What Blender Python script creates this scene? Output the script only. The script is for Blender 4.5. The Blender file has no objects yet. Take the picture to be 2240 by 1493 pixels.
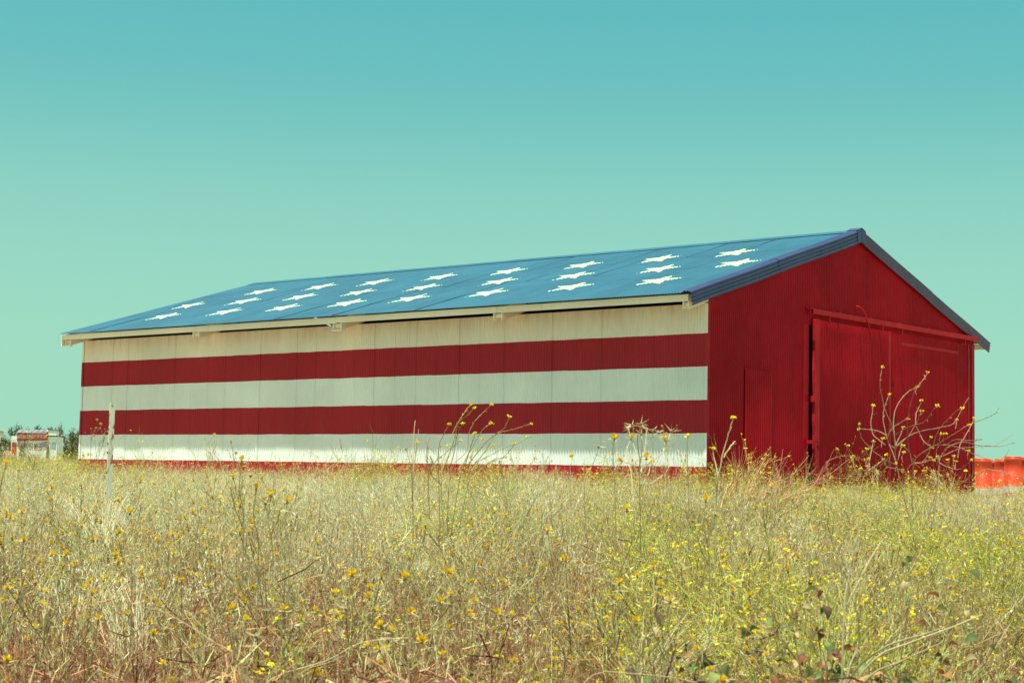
import bpy, bmesh, math, random
import numpy as np
from mathutils import Vector, Matrix

random.seed(7)
rng = np.random.default_rng(7)
scene = bpy.context.scene
COL = scene.collection

# ------------------------------------------------------------------ camera
F = Vector((-0.63979491, 0.76437356, 0.07997203))
R = Vector((0.76766905, 0.6405645, 0.01900891))
U = Vector((0.03669734, -0.07355386, 0.99661584))
CAM = Vector((17.115, -26.023, 0.345))
cam_data = bpy.data.cameras.new('camera')
cam = bpy.data.objects.new('camera', cam_data)
COL.objects.link(cam)
cam.matrix_world = Matrix(((R.x, U.x, -F.x, CAM.x), (R.y, U.y, -F.y, CAM.y), (R.z, U.z, -F.z, CAM.z), (0, 0, 0, 1)))
cam_data.sensor_width = 36.0
cam_data.lens = 3712.0 / 2240.0 * 36.0
cam_data.clip_start = 0.05
cam_data.clip_end = 6000
cam_data.dof.use_dof = True
cam_data.dof.focus_distance = 24.0
cam_data.dof.aperture_fstop = 13.0
scene.camera = cam

# ------------------------------------------------------------------ sky and sun
to_sun = Vector((0.10, -0.705, 2.85)).normalized()
sun_el = math.asin(to_sun.z)
sun_az = math.atan2(to_sun.x, to_sun.y)
world = bpy.data.worlds.new('World')
scene.world = world
world.use_nodes = True
wn = world.node_tree
bg = wn.nodes['Background']
bg.inputs[1].default_value = 0.1
sky = wn.nodes.new('ShaderNodeTexSky')
sky.sky_type = 'NISHITA'
sky.sun_disc = False
sky.sun_elevation = sun_el
sky.sun_rotation = sun_az
sky.air_density = 1.0
sky.dust_density = 1.0
# film-like grade of the sky: one curve per channel, the same in every direction
EXPOSURE = 0.52
curves = wn.nodes.new('ShaderNodeRGBCurve')
SKY_CURVES = (((0, .02), (.12, .085), (.193, .127), (.298, .285), (.40, .345), (.447, .362), (1, .75)),
              ((0, .30), (.20, .43), (.295, .497), (.418, .655), (.485, .70), (1, 1.0)),
              ((0, .36), (.30, .47), (.45, .520), (.551, .553), (1, .85)))
for ch, pts in enumerate(SKY_CURVES):
    cu = curves.mapping.curves[ch]
    for k, (a, b_) in enumerate(pts):
        if k == 0: cu.points[0].location = (a, b_)
        elif k == len(pts)-1: cu.points[-1].location = (a, b_)
        else: cu.points.new(a, b_)
curves.mapping.update()
sc0 = wn.nodes.new('ShaderNodeVectorMath'); sc0.operation = 'SCALE'; sc0.inputs['Scale'].default_value = 0.1
sc1 = wn.nodes.new('ShaderNodeVectorMath'); sc1.operation = 'SCALE'; sc1.inputs['Scale'].default_value = 10.0/2**EXPOSURE
tco = wn.nodes.new('ShaderNodeTexCoord'); vmx = wn.nodes.new('ShaderNodeVectorMath'); vmx.operation = 'MAXIMUM'; vmx.inputs[1].default_value = (-2, -2, 0.055)
wn.links.new(tco.outputs['Generated'], vmx.inputs[0]); wn.links.new(vmx.outputs[0], sky.inputs[0])
wn.links.new(sky.outputs[0], sc0.inputs[0]); wn.links.new(sc0.outputs[0], curves.inputs['Color'])
wn.links.new(curves.outputs[0], sc1.inputs[0]); wn.links.new(sc1.outputs[0], bg.inputs[0])


sun_data = bpy.data.lights.new('sun', 'SUN')
sun_data.energy = 5.0
sun_data.angle = math.radians(0.55)
sun_data.color = (0.985, 1.0, 0.85)
sun = bpy.data.objects.new('sun', sun_data)
COL.objects.link(sun)
sun.rotation_euler = to_sun.to_track_quat('Z', 'Y').to_euler()
sun.location = (10, -20, 40)

vs = scene.view_settings
vs.view_transform = 'Standard'; vs.look = 'None'; vs.gamma = 1.0; vs.use_curve_mapping = False
vs.exposure = EXPOSURE
scene.cycles.max_bounces = 6
scene.cycles.diffuse_bounces = 3
scene.cycles.glossy_bounces = 2
scene.cycles.transmission_bounces = 4
scene.cycles.transparent_max_bounces = 4

# ------------------------------------------------------------------ helpers
def link(o, parent=None):
    COL.objects.link(o)
    if parent is not None:
        o.parent = parent
    return o

def tag(o, label=None, cat=None, group=None, kind=None):
    if label: o['label'] = label
    if cat: o['category'] = cat
    if group: o['group'] = group
    if kind: o['kind'] = kind
    return o

def empty(name, loc=(0, 0, 0), rz=0.0, parent=None):
    o = bpy.data.objects.new(name, None)
    o.location = loc; o.rotation_euler = (0, 0, rz); o.empty_display_size = 0.2
    return link(o, parent)

class MB:
    """collects vertices and polygons (with an optional tint per face corner) into ONE mesh"""
    def __init__(s): s.v = []; s.f = []; s.n = 0; s.c = []; s.mi = []
    def add(s, v, f, col=None, mi=0):
        v = np.asarray(v, float).reshape(-1, 3)
        s.v.append(v)
        for q in f: s.f.append([i + s.n for i in q]); s.mi.append(mi)
        s.n += len(v)
        if col is not None:
            col = np.asarray(col, float)
            s.c.append(np.broadcast_to(col, (len(v), 3)) if col.ndim == 1 else col)
        else:
            s.c.append(np.full((len(v), 3), .5))
    def box(s, x0, x1, y0, y1, z0, z1, col=None, mi=0):
        s.add([(x0,y0,z0),(x1,y0,z0),(x1,y1,z0),(x0,y1,z0),(x0,y0,z1),(x1,y0,z1),(x1,y1,z1),(x0,y1,z1)],
              [(3,2,1,0),(4,5,6,7),(0,1,5,4),(1,2,6,5),(2,3,7,6),(3,0,4,7)], col, mi)
    def prism(s, poly, axis, a, b, col=None, mi=0):
        n = len(poly); v = []
        for t in (a, b):
            for p in poly:
                q = [p[0], p[1]]; q.insert(axis, t); v.append(q)
        s.add(v, [tuple(range(n))[::-1], tuple(range(n, 2*n))] + [(i, (i+1) % n, n+(i+1) % n, n+i) for i in range(n)], col, mi)
    def tube(s, pts, radii, sides=6, col=None, cap=True, mi=0):
        pts = [Vector(p) for p in pts]; n = len(pts)
        if not hasattr(radii, '__len__'): radii = [radii]*n
        up = Vector((0.31, 0.23, 0.92)); V = []
        for i, p in enumerate(pts):
            t = (pts[min(i+1, n-1)] - pts[max(i-1, 0)])
            t = t.normalized() if t.length > 1e-9 else Vector((0,0,1))
            a = t.cross(up)
            if a.length < .05: a = t.cross(Vector((1, 0, 0)))
            a.normalize(); b = t.cross(a)
            for k in range(sides):
                w = 2*math.pi*k/sides
                V.append(p + (a*math.cos(w) + b*math.sin(w))*radii[i])
        fs = [(i*sides+k, i*sides+(k+1) % sides, (i+1)*sides+(k+1) % sides, (i+1)*sides+k) for i in range(n-1) for k in range(sides)]
        if cap and sides > 2: fs += [tuple(range(sides))[::-1], tuple(range((n-1)*sides, n*sides))]
        s.add([tuple(v) for v in V], fs, col, mi)
    def grid(s, pts, col=None, mi=0):
        a = np.asarray(pts, float); nu, nv = a.shape[:2]
        s.add(a.reshape(-1, 3), [(i*nv+j, (i+1)*nv+j, (i+1)*nv+j+1, i*nv+j+1) for i in range(nu-1) for j in range(nv-1)], col, mi)
    def mesh(s, name, mats, smooth=False):
        me = bpy.data.meshes.new(name)
        me.from_pydata(np.concatenate(s.v).tolist(), [], s.f)
        ca = me.color_attributes.new('tint', 'FLOAT_COLOR', 'POINT')
        c = np.concatenate(s.c); c = np.concatenate([c, np.ones((len(c), 1))], 1)
        ca.data.foreach_set('color', c.astype(np.float32).ravel())
        for m in (mats if isinstance(mats, (list, tuple)) else [mats]): me.materials.append(m)
        me.polygons.foreach_set('material_index', s.mi)
        if smooth: me.polygons.foreach_set('use_smooth', [True]*len(me.polygons))
        me.update(); return me
    def build(s, name, mats, parent=None, smooth=False):
        return link(bpy.data.objects.new(name, s.mesh(name, mats, smooth)), parent)

def inst(name, me, parent=None, loc=(0, 0, 0), rot=(0, 0, 0), scale=1):
    o = bpy.data.objects.new(name, me); o.location = loc; o.rotation_euler = rot
    o.scale = (scale,)*3 if not hasattr(scale, '__len__') else scale
    return link(o, parent)

# ------------------------------------------------------------------ materials
def mat(name):
    m = bpy.data.materials.new(name); m.use_nodes = True
    nt = m.node_tree; return m, nt, nt.nodes['Principled BSDF']

def nd(nt, t, **kw):
    n = nt.nodes.new(t)
    for k, v in kw.items(): setattr(n, k, v)
    return n

def mix(nt, fac, a, b, blend='MIX'):
    n = nd(nt, 'ShaderNodeMix', data_type='RGBA', blend_type=blend)
    for sock, v in ((n.inputs[0], fac), (n.inputs[6], a), (n.inputs[7], b)):
        if isinstance(v, (int, float)): sock.default_value = v
        elif isinstance(v, (tuple, list)): sock.default_value = (*v[:3], 1)
        else: nt.links.new(v, sock)
    return n.outputs[2]

def ramp(nt, src, stops):
    n = nd(nt, 'ShaderNodeValToRGB')
    e = n.color_ramp.elements
    while len(e) < len(stops): e.new(.5)
    for el, (p, c) in zip(e, stops):
        el.position = p; el.color = (c, c, c, 1) if isinstance(c, (int, float)) else (*c, 1)
    nt.links.new(src, n.inputs[0]); return n.outputs[0]

def noise(nt, scale, vec=None, detail=4, rough=.55, stretch=None):
    n = nd(nt, 'ShaderNodeTexNoise'); n.inputs['Scale'].default_value = scale
    n.inputs['Detail'].default_value = detail; n.inputs['Roughness'].default_value = rough
    if vec is None:
        vec = nd(nt, 'ShaderNodeNewGeometry').outputs['Position']
    if stretch:
        mp = nd(nt, 'ShaderNodeMapping'); mp.inputs['Scale'].default_value = stretch
        nt.links.new(vec, mp.inputs[0]); vec = mp.outputs[0]
    nt.links.new(vec, n.inputs['Vector']); return n.outputs['Fac']

def math_n(nt, op, a, b=None):
    n = nd(nt, 'ShaderNodeMath', operation=op)
    for s_, v in zip(n.inputs, (a, b)):
        if v is None: continue
        if isinstance(v, (int, float)): s_.default_value = v
        else: nt.links.new(v, s_)
    return n.outputs[0]

def weather(nt, base, dirt=(.16, .10, .07), stretch=(1, 1, .12), amount=.35, spots=.0, seed_obj=.03, tone=.10):
    """paint wear: slow tone drift, vertical run stains, small chips"""
    pos = nd(nt, 'ShaderNodeNewGeometry').outputs['Position']
    drift = noise(nt, .6, pos, 3)
    c = mix(nt, 1.0, base, ramp(nt, drift, [(.3, 1-tone), (.7, 1+tone*.6)]), 'MULTIPLY')
    if seed_obj:
        rnd = nd(nt, 'ShaderNodeObjectInfo').outputs['Random']
        c = mix(nt, 1.0, c, ramp(nt, rnd, [(0, 1-seed_obj), (1, 1+seed_obj*.6)]), 'MULTIPLY')
    run = noise(nt, 9, pos, 5, .65, stretch)
    c = mix(nt, math_n(nt, 'MULTIPLY', ramp(nt, run, [(.56, 0), (.80, 1)]), amount), c, dirt)
    if spots:
        chip = noise(nt, 30, pos, 3, .7)
        c = mix(nt, math_n(nt, 'MULTIPLY', ramp(nt, chip, [(.70, 0), (.74, 1)]), spots), c, (.33, .29, .25))
    return c, pos

def paint(name, col, rough=.45, dents=.4, spec=.3, **kw):
    m, nt, b = mat(name)
    c, pos = weather(nt, col, **kw)
    nt.links.new(c, b.inputs['Base Color'])
    b.inputs['Roughness'].default_value = rough
    b.inputs['Specular IOR Level'].default_value = spec
    nt.links.new(ramp(nt, noise(nt, 4, pos), [(.3, rough-.08), (.7, rough+.14)]), b.inputs['Roughness'])
    bu = nd(nt, 'ShaderNodeBump'); bu.inputs['Strength'].default_value = dents; bu.inputs['Distance'].default_value = .02
    nt.links.new(noise(nt, 1.7, pos, 3), bu.inputs['Height']); nt.links.new(bu.outputs[0], b.inputs['Normal'])
    return m

WHITE = (.91, .94, .90); RED = (.45, .022, .034); BLUE = (.034, .128, .192)
RED_G = (.43, .005, .016)
m_white = paint('cream_white_paint', WHITE, .5, amount=.22, dirt=(.40, .30, .20))
m_fascia = paint('eave_bounce_cream', (.95, .84, .66), .5, amount=.3, dirt=(.55, .38, .22))  # cream with the warm light bounced off the ground tinted in
m_blue = paint('blue_roof_paint', BLUE, .5, amount=.55, stretch=(1, .10, .10), dirt=(.055, .10, .125), spots=.5, dents=.5, seed_obj=.07, tone=.14)  # streaks are part stain, strengthened to paint in shading between the ribs
m_barge_shade = paint('shaded_roof_blue', (.048, .060, .155), .35, amount=.2, spec=.5)  # same paint as the roof, with the shade of the face put into its colour
m_red = paint('red_gable_paint', RED_G, .45, amount=.3, dirt=(.20, .004, .012), dents=.9, spec=.12, tone=.24, spots=.12, seed_obj=.07)
m_redtrim = paint('red_trim_paint', (.50, .012, .022), .5, spec=.12, amount=.25, dirt=(.25, .02, .02), spots=.2)
m_star = paint('star_white_paint', (.62, .70, .42), .5, amount=.12, dirt=(.5, .5, .4), dents=.2)
m_dark, nt_, b_ = mat('painted_inside_shade'); b_.inputs['Base Color'].default_value = (.03, .008, .008, 1); b_.inputs['Roughness'].default_value = .9  # near-black colour standing in for shade inside the barn

m_stripe, nt, b = mat('striped_wall_paint')
geo = nd(nt, 'ShaderNodeNewGeometry'); sx = nd(nt, 'ShaderNodeSeparateXYZ'); nt.links.new(geo.outputs['Position'], sx.inputs[0])
wob = math_n(nt, 'MULTIPLY', math_n(nt, 'SUBTRACT', noise(nt, 1.3, geo.outputs['Position'], 5), .5), .035)
row = math_n(nt, 'FLOOR', math_n(nt, 'DIVIDE', math_n(nt, 'ADD', sx.outputs[2], wob), .61))
odd = math_n(nt, 'ABSOLUTE', math_n(nt, 'MODULO', row, 2.0))
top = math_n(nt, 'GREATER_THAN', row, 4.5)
base = mix(nt, odd, RED, mix(nt, top, WHITE, (.95, .90, .79)))  # top white stripe made creamier, painting in warm bounce from the ground
c, pos = weather(nt, base, amount=.10, dirt=(.32, .22, .15), spots=.05, seed_obj=.015)
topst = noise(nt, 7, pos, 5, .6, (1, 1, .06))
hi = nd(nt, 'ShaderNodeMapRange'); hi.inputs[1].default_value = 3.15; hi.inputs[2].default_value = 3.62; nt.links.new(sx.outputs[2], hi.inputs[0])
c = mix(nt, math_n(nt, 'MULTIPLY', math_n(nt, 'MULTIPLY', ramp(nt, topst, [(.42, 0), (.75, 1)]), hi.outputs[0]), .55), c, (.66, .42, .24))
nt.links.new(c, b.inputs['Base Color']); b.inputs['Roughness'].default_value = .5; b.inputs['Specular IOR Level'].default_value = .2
bu = nd(nt, 'ShaderNodeBump'); bu.inputs['Strength'].default_value = .5; bu.inputs['Distance'].default_value = .02
nt.links.new(noise(nt, 1.5, pos, 3), bu.inputs['Height']); nt.links.new(bu.outputs[0], b.inputs['Normal'])

def plant_mat(name, translucent=.26, rough=.7, var=.25):
    m, nt, b = mat(name)
    at = nd(nt, 'ShaderNodeVertexColor', layer_name='tint').outputs[0]
    rnd = nd(nt, 'ShaderNodeObjectInfo').outputs['Random']
    c = mix(nt, 1.0, at, ramp(nt, rnd, [(0, 1-var), (1, 1+var*.5)]), 'MULTIPLY')
    nt.links.new(c, b.inputs['Base Color']); b.inputs['Roughness'].default_value = rough
    b.inputs['Specular IOR Level'].default_value = .25
    tr = nd(nt, 'ShaderNodeBsdfTranslucent'); nt.links.new(c, tr.inputs[0])
    mx = nd(nt, 'ShaderNodeMixShader'); mx.inputs[0].default_value = translucent
    out = nt.nodes['Material Output']
    nt.links.new(b.outputs[0], mx.inputs[1]); nt.links.new(tr.outputs[0], mx.inputs[2]); nt.links.new(mx.outputs[0], out.inputs[0])
    return m
m_plant = plant_mat('dry_plant')
m_leaf = plant_mat('green_leaf', .3, .7)
m_petal = plant_mat('flower_petal', .35, .6, .12)

def plain(name, col, rough=.6, nz=.12, scale=8, metal=0):
    m, nt, b = mat(name)
    n = noise(nt, scale, None, 4)
    nt.links.new(mix(nt, 1.0, col, ramp(nt, n, [(.3, 1-nz), (.7, 1+nz)]), 'MULTIPLY'), b.inputs['Base Color'])
    b.inputs['Roughness'].default_value = rough; b.inputs['Metallic'].default_value = metal
    return m

# ------------------------------------------------------------------ terrain
Fh = np.array([F.x, F.y]); Fh /= np.linalg.norm(Fh)
Rh = np.array([Fh[1], -Fh[0]])
C2 = np.array([CAM.x, CAM.y])
def smooth(t):
    t = np.clip(t, 0, 1); return t*t*(3-2*t)
def ground(x, y):
    x = np.asarray(x, float); y = np.asarray(y, float)
    s = (x-C2[0])*Fh[0] + (y-C2[1])*Fh[1]
    u = (x-C2[0])*Rh[0] + (y-C2[1])*Rh[1]
    z = -.86 + .66*smooth(s/30) + .18*smooth((s-36)/40)
    z = z + .22*np.exp(-((x+1.2)**2 + (y-17.2)**2)/14)
    z = z + .035*np.sin(x*.9+1)*np.sin(y*.8) + .02*np.sin(x*2.3)*np.cos(y*2.1+.5)
    return z - .4*smooth((s-200)/800)
def su(s, u):
    return C2[0]+Fh[0]*s+Rh[0]*u, C2[1]+Fh[1]*s+Rh[1]*u

def geo_axis(lim, n, step):
    a = [0]; d = step
    while a[-1] < lim: a.append(a[-1]+d); d *= 1.13
    return np.array(a)
sa = geo_axis(3500, 0, .45); sa = np.concatenate([-geo_axis(200, 0, .9)[1:][::-1], sa])
ua = geo_axis(3000, 0, .45); ua = np.concatenate([-ua[1:][::-1], ua])
S_, U_ = np.meshgrid(sa, ua, indexing='ij'); X_, Y_ = su(S_, U_)
tb = MB(); tb.grid(np.stack([X_, Y_, ground(X_, Y_)], -1))
m_ground, nt, b = mat('dry_field_soil')
pos = nd(nt, 'ShaderNodeNewGeometry').outputs['Position']
c1 = ramp(nt, noise(nt, 2.2, pos, 6, .65), [(.25, (.24, .13, .08)), (.5, (.38, .25, .14)), (.75, (.52, .38, .2))])
c2 = mix(nt, ramp(nt, noise(nt, 40, pos, 4, .7, (1, 1, 1)), [(.5, 0), (.7, 1)]), c1, (.46, .37, .22))
nt.links.new(c2, b.inputs['Base Color']); b.inputs['Roughness'].default_value = .95
bu = nd(nt, 'ShaderNodeBump'); bu.inputs['Strength'].default_value = .8; bu.inputs['Distance'].default_value = .03
nt.links.new(noise(nt, 25, pos, 5), bu.inputs['Height']); nt.links.new(bu.outputs[0], b.inputs['Normal'])
g_o = tb.build('ground', m_ground, smooth=True)
tag(g_o, kind='structure')

# ------------------------------------------------------------------ the barn
L, W = 18.85, 11.236
EO, EZ = .705, 3.730            # eave overhang, eave height
SL = .2985
RY, RZ = W/2, EZ + SL*(W/2+EO)  # ridge
HYP = math.hypot(1, SL)
def roof_z(y): return EZ + SL*((y+EO) if y <= RY else (W+EO-y))
PITCH, AMP = .0678, .0105
BASE = -.45
barn = empty('barn', (0, 0, 0))
tag(barn, 'long corrugated barn with red and white striped wall and blue roof of white stars', 'barn')

def corr(x): return AMP*math.cos(2*math.pi*x/PITCH)

def sheet_mesh(name, width, length, m, nseg=6, rows=6, lip=0.0, seed=0, amp=AMP):
    """corrugated sheet in local XZ, ribs along +Z, bulging along -Y, lips lifted unevenly"""
    r = random.Random(seed)
    n = int(round(width/PITCH*nseg)); mb = MB()
    ph = [r.random()*6.3 for _ in range(4)]
    pts = []
    for i in range(n+1):
        x = width*i/n; rowp = []
        for j in range(rows+1):
            z = length*j/rows; t = j/rows
            e = max(0, 1-(width-x)/.05)
            l = lip*(.5+.5*math.sin(ph[0]+t*9)*math.sin(ph[1]+t*4))*e
            rowp.append((x, -amp*math.cos(2*math.pi*x/PITCH) - l, z))
        pts.append(rowp)
    mb.grid(pts); return mb.mesh(name, m, smooth=True)

# long striped wall, one corrugated sheet after another
NS = 31; SW = L/NS
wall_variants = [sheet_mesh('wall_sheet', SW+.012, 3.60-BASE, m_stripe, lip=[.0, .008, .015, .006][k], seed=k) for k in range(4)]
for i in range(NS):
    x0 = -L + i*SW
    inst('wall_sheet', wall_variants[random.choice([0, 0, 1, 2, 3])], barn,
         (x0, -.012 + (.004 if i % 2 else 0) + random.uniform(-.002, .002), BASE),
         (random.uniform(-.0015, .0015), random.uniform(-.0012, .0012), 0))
# corner flashings
cf = MB(); cf.box(-.045, .016, -.026, -.021, BASE, 3.60); cf.build('corner_flashing', m_stripe, barn)
cf = MB(); cf.box(.011, .016, -.0205, .05, BASE, 3.62); cf.build('corner_flashing', m_red, barn)
cf = MB(); cf.box(-L-.03, -L+.04, -.030, -.024, BASE, 3.58); cf.build('corner_flashing', m_stripe, barn)
cf = MB(); cf.box(.014, .022, W-.14, W+.012, BASE, 3.66); cf.build('corner_flashing', m_red, barn)

# gable wall: sheets cut to the rake, doorway left open
DY0, DY1, DZ = 3.62, 10.92, 3.60
def gable_sheet(y0, y1, zlo, ztop, xoff, par=barn, m=m_red, name='gable_sheet', nseg=6, phase=0.0):
    """ztop: function of y; ribs vertical; local origin at (xoff, y0, 0)"""
    n = max(2, int(round((y1-y0)/PITCH*nseg))); pts = []; phase = y0+phase
    for i in range(n+1):
        y = (y1-y0)*i/n
        zt = ztop(y0+y); zb = zlo
        pts.append([(AMP*math.cos(2*math.pi*(y+phase)/PITCH), y, zb+(zt-zb)*j/3) for j in range(4)])
    mb = MB(); mb.grid(pts); o = mb.build(name, m, par, True); o.location = (xoff, y0, 0); return o
rk = lambda y: roof_z(y) - .045
ys = []
y = 0.03
while y < W-.01: ys.append((y, min(y+.61, W-.01))); y += .61
for k, (a, b2) in enumerate(ys):
    e = .0012 if k % 2 else 0
    # lower courses
    for (p, q) in ((a, min(b2+.01, DY0-.22)), (max(a, DY1), b2)):
        if q-p > .04 and (q <= DY0 or p >= DY1): gable_sheet(p, q, BASE, lambda t: 3.56, e)
    gable_sheet(a, b2+.01, 3.50, rk, .008+e)
def plate(name, pts, m, parent, **k):
    mb = MB(); mb.box(*pts); return mb.build(name, m, parent)
# door jambs and a lintel behind the doors
plate('door_jamb', (-.08, .020, DY0-.215, DY0, BASE, 3.50), m_red, barn)
plate('door_jamb', (-.08, .010, DY1, DY1+.10, BASE, 3.50), m_red, barn)
plate('door_lintel', (-.10, -.012, DY0-.2, DY1+.1, 3.52, 3.72), m_red, barn)
# repair patch over the old small door
pt = gable_sheet(1.24, 2.21, .0, lambda t: 2.48, .030, name='patch_sheet')
dk_ = MB(); dk_.box(-.34, -.30, DY0-.9, DY0+2.6, BASE, 3.70); dk_.build('gap_dark_sheet', m_dark, barn)  # added dark sheet, keeps the lit inside from showing through the door gap
# closed back, far end and a dark floorless inside
bk = MB(); bk.box(-L, -.03, W-.02, W, BASE, 3.7); bk.build('back_wall', m_white, barn)
fg = MB(); fg.prism([(0.03, BASE), (W-.03, BASE), (W-.03, roof_z(W)-.06), (RY, RZ-.06), (.03, roof_z(0)-.06)], 0, -L, -L+.03); fg.build('far_gable', m_white, barn)
# purlins under the front slope, the slot's shade below the fascia put into their colour
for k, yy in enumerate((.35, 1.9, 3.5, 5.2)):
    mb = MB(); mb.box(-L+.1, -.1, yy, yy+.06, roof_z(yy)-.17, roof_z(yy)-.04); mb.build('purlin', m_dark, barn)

# rafter tails: two parallel plates at each bay, sloping with the roof
def tail(x0, x1, bottom=False):
    t = empty('rafter_tail', (0, 0, 0), parent=barn)
    for xx in (x0, x1-.03):
        mb = MB(); zo = EZ-.04
        mb.prism([(-.605, 3.435), (-.605, 3.70), (.10, 3.90), (.10, 3.655)], 0, xx, xx+.03)
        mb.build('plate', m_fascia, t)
    if bottom:
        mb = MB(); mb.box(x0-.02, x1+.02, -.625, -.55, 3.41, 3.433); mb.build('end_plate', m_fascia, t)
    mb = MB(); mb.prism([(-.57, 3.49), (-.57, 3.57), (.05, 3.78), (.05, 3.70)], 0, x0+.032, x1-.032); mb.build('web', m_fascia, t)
tail(-13.86, -13.62); tail(-9.20, -8.93, True); tail(-4.66, -4.42); tail(-.15, -.01); tail(-18.80, -18.58, True)
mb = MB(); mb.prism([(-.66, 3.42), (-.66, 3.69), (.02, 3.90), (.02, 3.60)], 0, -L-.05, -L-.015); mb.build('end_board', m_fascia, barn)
mb = MB(); mb.box(-.22, -.04, W+.02, W+.13, 3.26, 3.62); mb.build('rafter_end', m_white, barn)
# fascia boards, jointed at the bays
xs = [-18.86, -13.75, -9.08, -4.54, .0]
for a, b2 in zip(xs, xs[1:]):
    dz = random.uniform(-.008, .006)
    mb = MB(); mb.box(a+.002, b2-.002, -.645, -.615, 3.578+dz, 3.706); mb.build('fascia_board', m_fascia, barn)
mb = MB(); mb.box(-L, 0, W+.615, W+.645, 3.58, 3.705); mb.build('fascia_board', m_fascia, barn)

# roof sheets: three courses up the front slope, lapped
EZt = EZ
def roof_frame(o, x, v, up=0.0, back=False):
    # local Z runs up the slope, local -Y is the outward normal
    ang = math.atan(SL)
    if not back:
        o.rotation_euler = (math.radians(-90)+ang, 0, 0)
        d = Vector((0, 1/HYP, SL/HYP)); n = Vector((0, -SL/HYP, 1/HYP)); o0 = Vector((x, -EO, EZ))
    else:
        d = Vector((0, -1/HYP, SL/HYP)); n = Vector((0, SL/HYP, 1/HYP)); o0 = Vector((x, W+EO, EZ))
        o.rotation_euler = (math.radians(-90)+ang, 0, math.pi)
    o.location = o0 + d*v + n*up
SLEN = (RY+EO)*HYP
RS = (L+.06)/31
rm_lo = [sheet_mesh('roof_sheet', RS+.012, 3.06, m_blue, lip=l, seed=20+k, rows=5) for k, l in enumerate((.0, .0, .0, .0, .016))]
rm_md = [sheet_mesh('roof_sheet', RS+.012, 1.86, m_blue, lip=l, seed=30+k, rows=4) for k, l in enumerate((.0, .0, .0, .012))]
rm_hi = [sheet_mesh('roof_sheet', RS+.012, SLEN-4.62, m_blue, lip=l, seed=40+k, rows=4) for k, l in enumerate((.0, .0, .0, .012))]
rm_bk = sheet_mesh('roof_sheet', RS+.012, SLEN-.02, m_blue, seed=50, rows=2)
for i in range(31):
    x0 = -L-.02 + i*RS
    up = .0012 if i % 2 else .0
    for ms, v, u2 in ((rm_lo, -.012+random.uniform(-.006, .006), 0), (rm_md, 2.93+random.uniform(-.02, .04), .0035), (rm_hi, 4.64+random.uniform(-.03, .03), .007)):
        o = inst('roof_sheet', random.choice(ms), barn); roof_frame(o, x0, v, up+u2+random.uniform(0, .001))
    o = inst('roof_sheet', rm_bk, barn); roof_frame(o, x0+RS, -.012, up, True)
# ridge cap in overlapping lengths
for k in range(6):
    a = -L-.03 + k*(L+.03)/6; b2 = -L-.03 + (k+1)*(L+.03)/6 + .02; e = .033 + (.003 if k % 2 else 0)
    h = .23
    top = RZ + .026 + (.003 if k % 2 else 0)
    zc = lambda d: top - SL*d*1.0
    mb = MB(); mb.grid([[(a, RY-h, zc(h)), (a, RY-.03, zc(.03)), (a, RY, top+.012), (a, RY+.03, zc(.03)), (a, RY+h, zc(h))],
                        [(b2, RY-h, zc(h)), (b2, RY-.03, zc(.03)), (b2, RY, top+.012), (b2, RY+.03, zc(.03)), (b2, RY+h, zc(h))]])
    mb.build('ridge_cap', m_blue, barn)

# barge flashings: ribbed sheet bent over the rake, two lengths each side
def barge(v0, v1, back=False, far=False, jitter=0.0):
    d = Vector((0, -1 if back else 1, SL)).normalized()
    n = Vector((0, SL if back else -SL, 1)).normalized()
    o0 = Vector((0, W+EO if back else -EO, EZ))
    ns = 84; prof = []
    # path in (x, n): along the roof to the edge, round the corner, down the face
    total = .17 + .05 + .235
    for i in range(ns+1):
        t = total*i/ns
        if t < .17: p = (-.105+t, .026); nn = (0, 1)
        elif t < .22:
            a = (t-.17)/.05*math.pi/2; r = .032
            p = (.065+r*math.sin(a), .026-r+r*math.cos(a)); nn = (math.sin(a), math.cos(a))
        else: p = (.097, .026-.032-(t-.22)); nn = (1, 0)
        w = .0105*math.cos(2*math.pi*(t-.012)/.066)
        prof.append((p[0]+nn[0]*w, p[1]+nn[1]*w))
    nv = 16; pts = []
    for (px, pn) in prof:
        rowp = []
        for j in range(nv+1):
            v = v0+(v1-v0)*j/nv
            sag = .004*math.sin(v*2.1+jitter*9)
            q = o0 + d*v + n*(pn+jitter+sag) + Vector((px + jitter + .004*math.sin(v*1.3), 0, 0))
            rowp.append(tuple(q))
        pts.append(rowp)
    mb = MB(); mb.grid(pts); return mb.build('barge_flashing', m_barge_shade, barn, True)
J = 3.18
barge(-.02, J, jitter=.0); barge(J-.03, SLEN-.06, jitter=.006)
barge(-.02, 3.2, True, jitter=.0); barge(3.17, SLEN-.06, True, jitter=.005)
# cap piece over the apex
mb = MB()
mb.prism([(RY-.17, RZ-.015), (RY, RZ+.062), (RY+.17, RZ-.015), (RY+.17, RZ-.27), (RY, RZ-.215), (RY-.17, RZ-.27)], 0, .109, .119)
mb.prism([(RY-.012, RZ-.21), (RY-.012, RZ+.05), (RY+.012, RZ+.05), (RY+.012, RZ-.21)], 0, .1195, .130)
mb.prism([(RY-.17, RZ+.006), (RY, RZ+.074), (RY+.17, RZ+.006), (RY+.17, RZ-.006), (RY, RZ+.062), (RY-.17, RZ-.006)], 0, -.16, .121)
mb.build('apex_cap', m_barge_shade, barn)

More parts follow.
